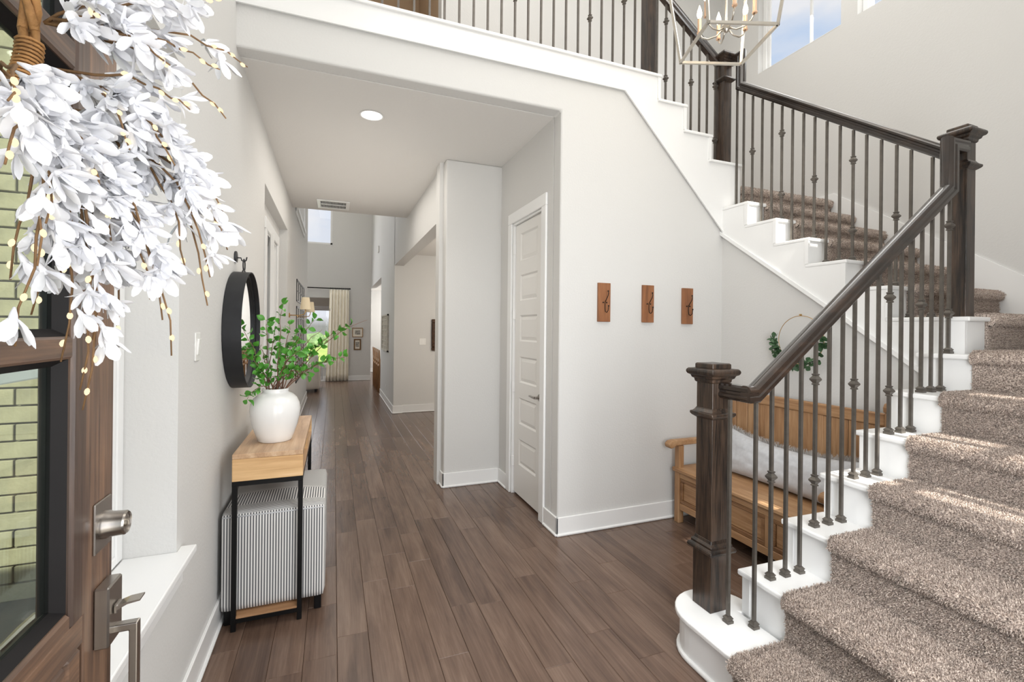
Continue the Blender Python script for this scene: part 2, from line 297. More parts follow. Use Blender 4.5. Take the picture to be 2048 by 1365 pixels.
    def mesh(s, name, inv=None, smooth=False, mat=None, fix=True):
        me = bpy.data.meshes.new(name); vs = [(inv @ p if inv else p) for p in s.v]
        me.from_pydata([tuple(v) for v in vs], [], s.f)
        if fix:
            bm = bmesh.new(); bm.from_mesh(me); bmesh.ops.recalc_face_normals(bm, faces=bm.faces[:]); bm.to_mesh(me); bm.free()
        if mat: me.materials.append(M[mat] if isinstance(mat, str) else mat)
        if smooth: me.polygons.foreach_set('use_smooth', [True]*len(me.polygons))
        me.update(); return me
    def build(s, name, mat, parent=None, smooth=False, loc=None, bevel=0, seg=2, fix=True, auto=False):
        W0 = WM.get(parent.name) if parent else (Matrix.Translation(Vector(loc)) if loc else None)
        me = s.mesh(name, W0.inverted() if W0 else None, smooth or auto, mat, fix); o = bpy.data.objects.new(name, me); COL.objects.link(o)
        if parent: o.parent = parent; WM[o.name] = W0
        else:
            if loc: o.location = loc
            WM[o.name] = W0 or Matrix()
        if bevel:
            b = o.modifiers.new('bevel', 'BEVEL'); b.width = bevel; b.segments = seg; b.limit_method = 'ANGLE'; b.angle_limit = math.radians(40); b.harden_normals = False
        if auto:
            bm = bmesh.new(); bm.from_mesh(me)
            for e_ in bm.edges:
                if len(e_.link_faces) == 2 and e_.calc_face_angle(0) > math.radians(35): e_.smooth = False
            bm.to_mesh(me); bm.free()
        return o
def tag(o, label=None, cat=None, group=None, kind=None):
    if label: o['label'] = label
    if cat: o['category'] = cat
    if group: o['group'] = group
    if kind: o['kind'] = kind
    return o
def thing(name, loc, label=None, cat=None, group=None, kind=None, rot=None):
    o = bpy.data.objects.new(name, None); o.empty_display_size = .1; COL.objects.link(o); o.location = loc
    m = Matrix.Translation(Vector(loc))
    if rot: o.rotation_euler = rot; m = m @ __import__('mathutils').Euler(rot).to_matrix().to_4x4()
    WM[o.name] = m; return tag(o, label, cat, group, kind)
def struct(name, mb, mat, **k):
    o = mb.build(name, mat, **k)
    if not k.get('parent'): o['kind'] = 'structure'
    return o
def kids(o): return [c for c in bpy.data.objects if c.parent == o]
def inst(me, name, parent, M4):
    """object sharing a mesh, placed by the world matrix M4 under a thing"""
    o = bpy.data.objects.new(name, me); COL.objects.link(o)
    if parent: o.parent = parent; L = WM[parent.name].inverted() @ M4; WM[o.name] = M4
    else: L = M4; WM[o.name] = M4
    o.matrix_basis = L; return o
def dup(root, loc, label=None, mp=None):
    r = root.copy(); COL.objects.link(r); r.location = loc
    WM[r.name] = Matrix.Translation(Vector(loc))
    if label: r['label'] = label
    for ch in (mp or kids(root)):
        c = ch.copy(); COL.objects.link(c); c.parent = r
        for g in kids(ch): d = g.copy(); COL.objects.link(d); d.parent = c
    return r
T = Matrix.Translation
def Rz(a): return Matrix.Rotation(a, 4, 'Z')
# ------------------------------------------------------------------ dimensions (metres)
XL = -.53; YP = 3.0; XC = 1.52; ZC = 3.078; ZU = 3.50; XH = .97; YF = 13.6; XR = 4.38; YB = 4.38; ZT = 6.2
def tilt(x0, y0, a): return T((x0, y0, 0)) @ Rz(a) @ T((-x0, -y0, 0))
F2 = tilt(3.04, 3.0, math.radians(2.15))           # second flight and the wall under it stand slightly out of square
F1 = tilt(1.475, 1.40, math.radians(-1.53))
# ================================================================== THE SETTING
B = lambda *a, **k: MB().box(*a, **k)
# left wall: window recess, doorway recess
w = MB()
w.box(-.72, XL, .15, .55, 0, ZT).box(-.72, XL, .55, 2.02, 0, .64).box(-.72, XL, .55, 2.02, 2.45, ZT)
w.box(-.72, XL, 2.02, 4.2, 0, ZT).box(-.72, XL, 4.2, 6.15, 2.65, ZT).box(-.72, -.62, 4.2, 5.0, 0, 2.65).box(-.72, -.62, 5.9, 6.15, 0, 2.65).box(-.72, -.62, 5.0, 5.9, 2.42, 2.65)
w.box(-.72, XL, 6.15, 7.4, 0, ZT).box(-.72, XL, 7.4, 9.2, 0, 3.25).box(-.72, XL, 7.4, 9.2, 5.0, ZT).box(-.72, XL, 9.2, 10.6, 0, ZT)
struct('wall_left', w, 'wall')
# front wall behind the camera: door opening, added fill-lamp opening, slits shaped for sun patches
w = MB()
w.box(-.72, -.47, 0, .15, 0, ZT).box(-.47, .47, 0, .15, 2.47, ZT).box(.47, .70, 0, .15, 0, ZT).box(.70, 1.70, 0, .15, 0, .70).box(.70, 1.70, 0, .15, 2.30, ZT).box(1.70, 2.22, 0, .15, 0, ZT)
w.box(2.22, 2.90, 0, .15, 0, 1.46).box(2.22, 2.90, 0, .15, 2.32, ZT).box(2.90, 2.96, 0, .15, 0, ZT).box(2.96, 3.16, 0, .15, 0, 3.95).box(2.96, 3.16, 0, .15, 5.1, ZT).box(3.16, 4.55, 0, .15, 0, ZT)
struct('wall_front', w, 'wall')
w = MB().box(.70, 1.70, .0, .03, .70, .75).box(.70, 1.70, .0, .03, 2.25, 2.30).box(.70, .75, 0, .03, .75, 2.25).box(1.65, 1.70, 0, .03, .75, 2.25).box(.75, 1.65, 0, .03, 1.48, 1.52)  # unseen frame added round the fill lamp opening
for i_ in range(5): w.box(2.22+i_*.155, 2.28+i_*.155, .03, .07, 1.46, 2.32)  # unseen bars added to cut the sun into streaks
for z in (1.46, 1.86, 2.28): w.box(2.22, 2.90, .03, .07, z, z+.04)
w.box(2.96, 2.98, .03, .07, 3.95, 5.1).box(3.14, 3.16, .03, .07, 3.95, 5.1)  # unseen slit, narrowed so sun lands on the white risers
for z in (3.95, 4.5, 5.06): w.box(2.96, 3.16, .03, .07, z, z+.04)
struct('light_shaping_frames', w, 'trim')
# right wall with two high windows
w = MB(); zs = 4.36; X0, X1 = XR, XR+.17
w.box(X0, X1, .15, 1.35, 0, ZT).box(X0, X1, 1.35, 3.84, 0, zs).box(X0, X1, 1.35, 3.84, 5.55, ZT).box(X0, X1, 2.79, 2.935, zs, 5.55).box(X0, X1, 3.84, YB+.15, 0, ZT).box(X0, X1, 1.35, 1.89, zs, 5.55)
struct('wall_right', w, 'wall')
# wall under the stairs facing the door, with the head over the hall opening; its top follows the stair trim
o = struct('wall_stair', MB().prism([(XC, 0), (3.16, 0), (3.16, 2.24), (3.04, 2.34), (2.06, 3.34), (XL-.1, 3.34), (XL-.1, ZC), (XC, ZC)], 1, YP, YP+.12), 'wall', bevel=.014, seg=3)
# wall under the second flight (slightly out of square)
pl = [(1.40, 0), (3.0, 0), (3.0, 2.31), (1.40, 1.12)]
struct('wall_under_flight', MB(F2).prism(pl, 0, 3.04, 3.14), 'wall')
# closet wall with door opening
w = MB(); w.box(XC, XC+.12, YP+.12, 3.30, 0, ZC).box(XC, XC+.12, 3.95, 4.27, 0, ZC).box(XC, XC+.12, 3.30, 3.95, 2.45, ZC)
struct('wall_closet', w, 'wall')
struct('wall_column', B(XH, XC+.12, 4.27, 4.55, 0, ZC), 'wall', bevel=.014, seg=3)
w = MB().box(XH, XH+.15, 4.55, 8.24, 2.565, ZC).box(XH, XH+.15, 6.8, 8.24, ZC, 5.8).box(XH, XH+.15, 8.2, 10.62, 0, 5.8).box(XH, XH+.15, 10.62, YF+.15, 2.60, 5.8)
struct('wall_hall_right', w, 'wall')
struct('wall_dining_back', B(XH+.15, 5.0, 8.24, 8.4, 0, 3.2), 'wall')
struct('wall_dining_right', B(5.0, 5.12, 4.27, 8.4, 0, 3.2), 'wall')
struct('wall_dining_front', B(XC+.12, 5.0, 4.40, 4.55, 0, ZC), 'wall')
struct('wall_kitchen_back', B(XH, 5.0, 16.0, 16.15, 0, 3), 'wall')
struct('wall_kitchen_right', B(5.0, 5.12, 10.5, 16.15, 0, 3), 'wall')
struct('wall_kitchen_near', B(XH+.15, 5.0, 10.5, 10.62, 0, 3), 'wall')
struct('wall_kitchen_side', B(XH-.12, XH, YF+.15, 16.0, 0, 3), 'wall')
w = MB().box(-4.6, -2.0, YF, YF+.15, 0, 5.8).box(-2.0, -.06, YF, YF+.15, 0, .47).box(-2.0, -.06, YF, YF+.15, 2.28, 3.735).box(-2.0, -.06, YF, YF+.15, 5.2, 5.8).box(-.06, XH, YF, YF+.15, 0, 5.8)
struct('wall_far', w, 'wall')
struct('wall_great_left', B(-4.75, -4.6, 10.45, YF+.15, 0, 5.8), 'wall')
struct('wall_great_near', B(-4.6, -.72, 10.45, 10.6, 0, 5.8), 'wall')
struct('wall_back', B(.93, XR, YB, YB+.15, 0, ZT), 'wall')
struct('wall_upper_hall', MB().box(-.53, 1.1, 5.7, 5.82, ZU, ZT).box(.93, 1.05, YB+.15, 5.7, ZU, ZT), 'darkroom')
struct('wall_side_room', MB().box(-3.3, -3.2, 3.45, 8.0, 0, 3).box(-3.2, -.72, 7.9, 8.0, 0, 3).box(-3.3, -.72, 3.35, 3.45, 0, 4.2), 'wall')
# ceilings
struct('ceiling_hall', B(XL, XC, YP+.12, 6.8, ZC, ZU-.02), 'ceil')
struct('ceiling_foyer', MB().box(-.72, XR+.17, 0, YB+.15, ZT, ZT+.1).box(-.72, 1.1, YB+.15, 5.82, ZT, ZT+.1), 'ceil')
struct('ceiling_great', B(-4.75, XH+.15, 5.82, YF+.15, 5.8, 5.9), 'ceil')
struct('ceiling_dining', B(XH+.15, 5.0, 4.4, 8.24, 2.775, 2.9), 'ceil')
struct('ceiling_kitchen', B(XH+.15, 5.0, 10.62, 16.0, 2.70, 2.8), 'ceil')
struct('ceiling_side_room', B(-3.2, -.72, 3.45, 7.9, 2.9, 3.0), 'ceil')
# ---- floor: dark subfloor with planks laid along the hall
fl = struct('floor', MB().box(-4.75, 5.12, 0, 16.15, -.08, -.013), 'subfloor')
PW = .1425; lens = (.42, .66, .92, 1.2, 1.5); pm = []
for L in lens:
    bm_ = MB(); x, y, c = PW/2-.0005, L/2-.0005, .0020
    vs = [(sx*x, sy*y, -.012) for sx, sy in ((-1, -1), (1, -1), (1, 1), (-1, 1))]+[(sx*x, sy*y, -c) for sx, sy in ((-1, -1), (1, -1), (1, 1), (-1, 1))]+[(sx*(x-c), sy*(y-c), 0) for sx, sy in ((-1, -1), (1, -1), (1, 1), (-1, 1))]
    bm_.add(vs, [(0, 3, 2, 1), (8, 9, 10, 11)]+[(i, (i+1) % 4, (i+1) % 4+4, i+4) for i in range(4)]+[(i+4, (i+1) % 4+4, (i+1) % 4+8, i+8) for i in range(4)])
    pm.append((bm_, bm_.mesh('plank', None, False, 'floor')))
rest = MB(); np_ = 0; rnd = random.Random(11)
ncol = int((5.0+4.6)/PW)+1
for ci in range(-30, ncol):
    xc = XL-.012+PW/2+ci*PW
    if xc < -4.5 or xc > 4.9: continue
    y = .15-rnd.random()*1.2
    while y < 16:
        k = rnd.choice((0, 1, 2, 3, 3, 4)); L = lens[k]; yc = y+L/2; y += L
        zt = -rnd.random()*.0007
        vis = (XL-.05 < xc < XH+.1 and yc < 10.0) or (XL-.05 < xc < XC and yc < 4.4) or (XC-.1 < xc < 3.05 and 1.2 < yc < 3.1)
        if yc-L/2 < .16: continue
        if vis and yc > 1.0 and np_ < 300:
            inst(pm[k][1], 'plank', fl, T((xc, yc, zt))); np_ += 1
        elif (xc > -.8 or yc > 10.3):
            if xc > 3.2 and yc < 4.4: continue
            a = MB(T((xc, yc, zt))); a.add(pm[k][0].v, pm[k][0].f); rest.add(a.v, a.f)
tag(rest.build('planks_beyond', 'floor', fl, fix=False), kind='stuff')
# ---- baseboards
def bb(name, pts, n, h=.135, t=.014):
    """pts (x0,y0,x1,y1) on the wall face, n = outward normal"""
    x0, y0, x1, y1 = pts; nx, ny = n; q = MB()
    def bx(t_, z0, z1, c): q.box(min(x0, x0+nx*t_, x1), max(x0, x1, x1+nx*t_), min(y0, y1, y0+ny*t_), max(y0, y1, y1+ny*t_), z0, z1, c)
    bx(t, 0, h, .003); bx(t+.011, 0, .020, .006); struct(name, q, 'trim')
bb('baseboard_left_1', (XL, .15, XL, 4.2), (1, 0)); bb('baseboard_left_2', (XL, 6.15, XL, 10.6), (1, 0))
bb('baseboard_stair', (XC-.014, YP, 3.04, YP), (0, -1)); bb('baseboard_closet_1', (XC, YP-.014, XC, 3.215), (-1, 0)); bb('baseboard_closet_2', (XC, 4.04, XC, 4.27), (-1, 0))
bb('baseboard_column_1', (XH-.014, 4.27, XC, 4.27), (0, -1)); bb('baseboard_column_2', (XH, 4.27-.014, XH, 4.55), (-1, 0))
bb('baseboard_hall_right', (XH, 8.2, XH, 10.62), (-1, 0)); bb('baseboard_jamb', (XH-.014, 8.2, XH+.15, 8.2), (0, -1)); bb('baseboard_dining', (XH+.15, 8.24, 5, 8.24), (0, -1))
bb('baseboard_far', (-4.6, YF, XH, YF), (0, -1)); bb('baseboard_kitchen', (XH, 16.0, 5, 16.0), (0, -1))
# wall under flight 2 baseboard
q = MB(F2).box(3.026, 3.04, 1.62, 3.0, 0, .135); struct('baseboard_under_flight', q, 'trim')
# ---- window in the left wall (single hung, white vinyl) with sill and apron
wn = thing('window_1', (-.70, 1.285, .668), kind='structure')
B(-.745, -.69, .55, .60, .668, 2.45, c=.004).build('window_jamb', 'trim', wn); B(-.745, -.69, 1.97, 2.02, .668, 2.45, c=.004).build('window_jamb', 'trim', wn)
B(-.745, -.69, .60, 1.97, 2.40, 2.45, c=.004).build('window_head', 'trim', wn); B(-.745, -.69, .60, 1.97, .668, .70, c=.004).build('window_base', 'trim', wn)
s1 = MB().box(-.725, -.695, .60, .64, .70, 1.40, .004).box(-.725, -.695, 1.93, 1.97, .70, 1.40, .004).box(-.725, -.695, .64, 1.93, .70, .745, .004).box(-.725, -.695, .64, 1.93, 1.36, 1.40, .004).build('lower_sash', 'trim', wn)
B(-.713, -.709, .64, 1.93, .745, 1.36).build('pane', 'glass', s1)
s2 = MB().box(-.745, -.727, .60, .63, 1.40, 2.40, .003).box(-.745, -.727, 1.94, 1.97, 1.40, 2.40, .003).box(-.745, -.727, .63, 1.94, 1.38, 1.42, .003).build('upper_sash', 'trim', wn)
B(-.738, -.734, .63, 1.94, 1.42, 2.40).build('pane', 'glass', s2)
sill = MB(); sill.prism([(-.69, .55), (-.53, .55), (-.53, .50), (-.478, .50), (-.478, 2.07), (-.53, 2.07), (-.53, 2.02), (-.69, 2.02)], 2, .642, .668)
struct('trim_1', sill, 'trim', bevel=.004); struct('trim_2', B(XL, XL+.016, .53, 2.04, .55, .642, c=.003), 'trim')
# ---- doorway recess in the left wall, cased opening, white door ajar
t = thing('door_1', (-.62, 5.45, 0), kind='structure')
q = MB()
for a, b_ in ((4.90, 5.0), (5.9, 6.0)): q.box(-.62, -.602, a, b_, 0, 2.42, .004)
q.box(-.62, -.602, 4.88, 6.02, 2.42, 2.53, .004).build('casing', 'trim', t)
q = MB().box(-.72, -.62, 5.0, 5.02, 0, 2.42).box(-.72, -.62, 5.88, 5.9, 0, 2.42).box(-.72, -.62, 5.02, 5.88, 2.40, 2.42); q.build('jamb', 'trim', t)
dl = MB(tilt(-.665, 5.87, math.radians(8))).box(-.70, -.665, 5.06, 5.87, .01, 2.395, .003).build('door_leaf', 'doorw', t)
for z in (.25, 1.2, 2.12): B(-.665, -.655, 5.865, 5.885, z, z+.09, c=.002).build('hinge', 'nickel', t)
# ---- closet door: six panels, lever, hinges, casing
t = thing('door_2', (XC, 3.625, 0), kind='structure')
q = MB(); q.box(XC-.018, XC, 3.215, 3.30, 0, 2.45, .004).box(XC-.018, XC, 3.95, 4.035, 0, 2.45, .004).box(XC-.018, XC, 3.215, 4.035, 2.45, 2.545, .004); q.build('casing', 'trim', t)
MB().box(XC, XC+.12, 3.30, 3.318, 0, 2.45).box(XC, XC+.12, 3.932, 3.95, 0, 2.45).box(XC, XC+.12, 3.318, 3.932, 2.432, 2.45).build('jamb', 'trim', t)
lf = MB(); ya, yb = 3.321, 3.929; xf = XC+.022; pys = (3.445, 3.815)
zp = [(.29, .52), (.652, .885), (1.02, 1.25), (1.385, 1.615), (1.745, 1.973), (2.097, 2.34)]
lf.box(xf, xf+.035, ya, pys[0], .02, 2.428).box(xf, xf+.035, pys[1], yb, .02, 2.428)
zz = .02
for a, b_ in zp: lf.box(xf, xf+.035, pys[0], pys[1], zz, a); zz = b_
lf.box(xf, xf+.035, pys[0], pys[1], zz, 2.428)
leaf = lf.build('door_leaf', 'doorw', t)
for a, b_ in zp:
    q = MB(); d = .012; y0, y1 = pys; c = .028
    o_ = [(xf, y0, a), (xf, y1, a), (xf, y1, b_), (xf, y0, b_)]; i_ = [(xf+d, y0+c*.5, a+c*.5), (xf+d, y1-c*.5, a+c*.5), (xf+d, y1-c*.5, b_-c*.5), (xf+d, y0+c*.5, b_-c*.5)]
    j_ = [(xf+.004, y0+c*1.5, a+c*1.5), (xf+.004, y1-c*1.5, a+c*1.5), (xf+.004, y1-c*1.5, b_-c*1.5), (xf+.004, y0+c*1.5, b_-c*1.5)]
    q.add(o_+i_+j_, [(i, (i+1) % 4, (i+1) % 4+4, i+4) for i in range(4)]+[(i+4, (i+1) % 4+4, (i+1) % 4+8, i+8) for i in range(4)]+[(8, 9, 10, 11)])
    q.build('panel', 'doorw', t, fix=False)
for z in (.25, .92, 1.58, 2.17): B(XC-.004, XC+.022, 3.925, 3.939, z, z+.09, c=.002).build('hinge', 'trim', t)
h = MB().lathe([(.031, -.006), (.031, 0), (.024, .004)], (xf-.004, 3.37, .945), 20, axis=0)
h = MB().lathe([(.024, -.012), (.031, -.006), (.031, 0)], (xf, 3.37, .945), 20, axis=0).tube([(xf-.01, 3.37, .945), (xf-.045, 3.37, .945)], .011, 12).tube([(xf-.045, 3.372, .945), (xf-.05, 3.39, .945), (xf-.05, 3.46, .948), (xf-.047, 3.485, .945)], [.011, .010, .008, .006], 10)
h.build('door_handle', 'nickel', t, auto=True)
# ---- great room windows
t = thing('window_2', (-1.03, YF, .47), kind='structure')
q = MB()
for x0_, x1_, z0_, z1_ in ((-2.0, -.06, .47, 2.28), (-2.0, -.06, 3.735, 5.2)):
    q.box(x0_, x0_+.05, YF+.05, YF+.11, z0_, z1_).box(x1_-.05, x1_, YF+.05, YF+.11, z0_, z1_).box(x0_, x1_, YF+.05, YF+.11, z0_, z0_+.05).box(x0_, x1_, YF+.05, YF+.11, z1_-.05, z1_).box(-1.06, -1.0, YF+.05, YF+.11, z0_, z1_)
q.box(-2.08, .0, YF-.04, YF, .45, .475).box(-2.02, -.03, YF-.014, YF, .37, .45)
q.build('window_frame', 'trim', t); B(-1.95, -.11, YF+.075, YF+.08, .52, 2.23).build('pane', 'glass', t); B(-1.95, -.11, YF+.075, YF+.08, 3.785, 5.15).build('pane', 'glass', t)
# ---- stair windows high in the right wall
t = thing('window_3', (XR+.1, 2.87, zs), kind='structure')
for ya, yb in ((2.935, 3.84), (1.89, 2.79)):
    q = MB(); xw = XR+.07
    q.box(xw, xw+.06, ya, ya+.045, zs, 5.55, .003).box(xw, xw+.06, yb-.045, yb, zs, 5.55, .003).box(xw, xw+.06, ya, yb, zs, zs+.045, .003).box(xw, xw+.06, ya, yb, 5.505, 5.55, .003)
    q.box(xw+.02, xw+.045, yb-.075, yb-.045, zs+.045, 5.5, .002)
    ym = ya+.36 if ya > 2.8 else (ya+yb)/2
    q.box(xw+.02, xw+.045, ym-.011, ym+.011, zs+.045, 5.5, .002)
    f_ = q.build('window_frame', 'trim', t); B(xw+.03, xw+.034, ya+.045, yb-.045, zs+.045, 5.505).build('pane', 'glass', f_)
struct('trim_3', MB().box(XR-.002, XR+.07, 2.935, 3.84, zs-.004, zs+.001), 'trim')
# high window high on the left wall of the great room
t = thing('window_5', (XL, 8.3, 3.25), kind='structure')
q = MB().box(XL, XL+.02, 7.3, 7.4, 3.15, 5.1, .004).box(XL, XL+.02, 9.2, 9.3, 3.15, 5.1, .004).box(XL, XL+.02, 7.3, 9.3, 5.0, 5.1, .004).box(XL, XL+.035, 7.25, 9.35, 3.2, 3.25, .004).box(XL, XL+.015, 7.3, 9.3, 3.12, 3.2, .003)
q.build('casing', 'trim', t); B(-.66, -.655, 7.4, 9.2, 3.25, 5.0).build('pane', 'glass', t)
# ---- outside: porch ground, added sun-blocking roof, lawn, brick of the wing beyond the window
struct('ground', MB().box(-60, 60, -60, -.02, -.2, -.03).box(-60, -4.8, -.02, 16.2, -.2, -.03).box(5.2, 60, -.02, 16.2, -.2, -.03).box(-4.8, -.73, -.02, 3.3, -.2, -.03), 'concrete')
lw = MB().box(-60, 60, 16.2, 90, -.25, -.12).box(-4.8, .8, 13.8, 16.2, -.25, -.12); tag(lw.build('lawn', 'lawn'), kind='structure')
wb = struct('wall_brick', MB().box(-3.4, -.73, 3.30, 3.345, 0, 3.9), 'mortar')
BL, BH = .262, .095; bme = MB().box(-BL/2+.005, BL/2-.005, -.045, .012, -BH/2+.005, BH/2-.005, .003).mesh('brick', None, False, 'brick'); kb = 0
for r_ in range(36):
    for k in range(-1, 8):
        x = -.80-(k+.5)*BL-(r_ % 2)*BL/2+BL/2
        if x > -.86 or x < -2.9 or kb >= 300: continue
        o = inst(bme, 'brick', wb, T((x, 3.30, .06+r_*BH))); kb += 1
def blob(name, loc, r, mat, label, cat, seed, grp=None, flat=.8):
    bm = bmesh.new(); bmesh.ops.create_icosphere(bm, subdivisions=4, radius=1)
    for v in bm.verts:
        n_ = noise.noise(v.co*2.3+Vector((seed, 0, 0)))*.35+noise.noise(v.co*7+Vector((0, seed, 0)))*.16
        v.co = v.co*(1+n_); v.co.z = max(v.co.z*flat, -.72)
        v.co *= r
    me = bpy.data.meshes.new(name); bm.to_mesh(me); bm.free(); me.materials.append(M[mat]); o = bpy.data.objects.new(name, me); COL.objects.link(o); o.location = loc
    return tag(o, label, cat, grp)
blob('shrub', (-1.5, 42, -.1), 1.2, 'bush', 'low green shrub on the lawn seen through the far window', 'shrub', 1)

struct('sun_blocking_roof', MB().box(-3.4, 2.0, -3.2, -.02, 2.85, 3.05), 'trim')      # unseen roof slab added to keep sun out of the door
# ================================================================== STAIRCASE
RAILW = .03
stair = thing('staircase', (1.475, 1.40, 0), 'white stepped staircase with carpeted treads turning up round the foyer', 'staircase')
U1 = [0, .274, .541, .797, 1.048, 1.287, 1.525]              # nosings of the first flight along it
Z1 = [.198*(i+1) for i in range(6)]+[1.388]
Y2 = {8: 1.39, 9: 1.75, 10: 2.0, 11: 2.245, 12: 2.49, 13: 2.74, 14: 2.985}
Z2 = {8: 1.585, 9: 1.777, 10: 1.965, 11: 2.15, 12: 2.337, 13: 2.524, 14: 2.715}
V0, V1 = 0.0, .215                                           # white cap strip beside the carpet
x0 = 1.475; y0 = 1.40
def u1(i): return x0+U1[i]
# bullnose first step
def bull(r_, xo, z0_, z1_, T_=None):
    cx_, cy_ = 1.675, 1.655; pts = [(u1(1)+.02, y0+.005), (x0+xo, y0+.005), (x0+xo, cy_)]
    pts = [(u1(1)+.015, y0), (cx_-r_, y0)]
    for k in range(0, 19):
        a = PI-k*PI*(205/180)/18; pts.append((cx_+r_*math.cos(a), cy_+r_*math.sin(a)))
    pts.append((u1(1)+.015, 1.615)); return MB().prism([(p[0], p[1]) for p in pts], 2, z0_, z1_)
bull(.190, 0, .172, .198).build('tread_cap', 'trim', stair, bevel=.008, seg=3)
bull(.168, .02, 0, .172).build('riser', 'trim', stair)
bull(.182, .006, 0, .022).build('shoe_molding', 'trim', stair, bevel=.008, seg=2)
for i in range(1, 7):
    a = u1(i); b_ = u1(i+1) if i < 6 else 3.16; z = Z1[i]
    q = MB(F1).prism([(a, y0-.012), (b_+.03, y0-.012), (b_+.03, y0+V1+.018), (a, y0+V1+.018)], 2, z-.026, z); q.build('tread_cap', 'trim', stair, bevel=.007, seg=2)
    q = MB(F1).box(a+.024, b_+.024, y0-.005, y0+V1, max(0, Z1[i-1]-.3), z-.026); q.build('riser', 'trim', stair)
    MB(F1).box(a+.018, a+.024, y0+V1-.035, y0+V1+.004, Z1[i-1], z-.026).build('corner_bead', 'trim', stair)
# carcass under the carpet of flight one and landing
q = MB(F1)
for i in range(0, 7): q.box(u1(i)+.03, u1(i+1)+.03 if i < 6 else 4.36, .16, y0-.004, 0, Z1[i]-.004)
q.build('carcass', 'subfloor', stair)
# flight two: capped boxes along the open side
for n_ in range(8, 14):
    a = Y2[n_]; b_ = Y2[n_+1]; z = Z2[n_]; 
    q = MB(F2).prism([(3.02, a), (3.02+.215, a), (3.02+.215, b_+.03), (3.02, b_+.03)], 2, z-.024, z); q.build('tread_cap', 'trim', stair, bevel=.006, seg=2)
    MB(F2).box(3.045, 3.222, a+.02, b_+.022, z-.5 if n_ > 8 else 1.2, z-.024).build('riser', 'trim', stair)
q = MB(F2)
for n_ in range(8, 14): q.box(3.222, 4.34, Y2[n_]+.03, Y2[n_+1]+.03, Z2[n_]-.6, Z2[n_]-.004)
q.build('carcass', 'subfloor', stair)
B(3.21, XR, 3.0, YB, 2.4, 2.711).build('landing_deck', 'subfloor', stair)
# stringer board on the wall under flight two, stepped above and moulded below
pts = [(1.36, 1.12)]; 
low = lambda y: 1.275+(y-1.59)*.7335
st = [(1.41, 1.2), (1.41, Z2[8]-.024)]
for n_ in range(9, 14): st += [(Y2[n_]+.006, Z2[n_-1]-.024), (Y2[n_]+.006, Z2[n_]-.024)]
st += [(3.0, Z2[13]-.024)]
q = MB(F2).prism([(1.41, low(1.41))]+st[1:]+[(3.0, low(3.0))], 0, 3.024, 3.04); q.build('stringer', 'trim', stair)
q = MB(F2)
q.prism([(1.41, low(1.41)-.012), (1.41, low(1.41)+.018), (3.0, low(3.0)+.018), (3.0, low(3.0)-.012)], 0, 3.008, 3.026); q.build('stringer_molding', 'trim', stair)
for n_ in range(9, 14): MB(F2).box(3.018, 3.026, Y2[n_]+.004, Y2[n_]+.03, Z2[n_-1], Z2[n_]-.024).build('corner_bead', 'trim', stair)
# third flight and the balcony edge, stepped trim over the hall opening
Z3 = {15: 2.91, 16: 3.11, 17: 3.31, 18: 3.50}; X3 = {15: 3.227, 16: 2.897, 17: 2.636, 18: 2.38, 19: XL}
pl = [(XL, 3.326), (2.05, 3.326), (3.04, 2.322), (3.04, 2.50), (3.215, 2.50), (3.215, Z3[15]-.02), (X3[16]-.006, Z3[15]-.02), (X3[16]-.006, Z3[16]-.02), (X3[17]-.006, Z3[16]-.02), (X3[17]-.006, Z3[17]-.02), (X3[18]-.006, Z3[17]-.02), (X3[18]-.006, Z3[18]-.02), (XL, Z3[18]-.02)]
MB().prism(pl, 1, YP-.016, YP+.03).build('stringer', 'trim', stair)
q = MB().prism([(XL, 3.314), (2.046, 3.314), (3.036, 2.306), (3.04, 2.334), (2.056, 3.336), (XL, 3.336)], 1, YP-.026, YP-.014); q.build('stringer_molding', 'trim', stair)
for n_ in (15, 16, 17):
    q = MB().box(X3[n_+1]-.03, X3[n_], YP-.034, YB, Z3[n_]-.022, Z3[n_]); q.build('tread_cap', 'trim', stair, bevel=.005)
    MB().box(X3[n_+1]-.02, X3[n_]-.024, YP+.03, YB, Z3[n_]-.5, Z3[n_]-.022).build('riser', 'trim', stair)
MB().box(XL, X3[18], YP-.034, YP+.22, Z3[18]-.022, Z3[18]).build('tread_cap', 'trim', stair, bevel=.005)
MB().box(XL, X3[18]-.02, YP+.13, 3.4, 3.33, Z3[18]-.022).build('riser', 'trim', stair)
for n_ in (16, 17, 18): MB().box(X3[n_]-.034, X3[n_]-.006, YP-.026, YP-.014, Z3[n_-1], Z3[n_]-.022).build('corner_bead', 'trim', stair)
# skirt boards on the right wall
sk = [(1.2, 1.50), (1.66, 1.872), (2.985, 2.80), (YB, 2.80), (YB, 2.5), (2.7, 2.3), (1.2, 1.2)]
struct('baseboard_stair_right', MB().prism(sk, 0, XR-.014, XR), 'trim')
struct('baseboard_stair_back', MB().prism([(3.2, 2.6), (XR, 2.6), (XR, 2.80), (3.2, 2.80)], 1, YB-.014, YB), 'trim')
struct('baseboard_landing', B(XR-.014, XR, .15, 1.3, 1.388, 1.53), 'trim')
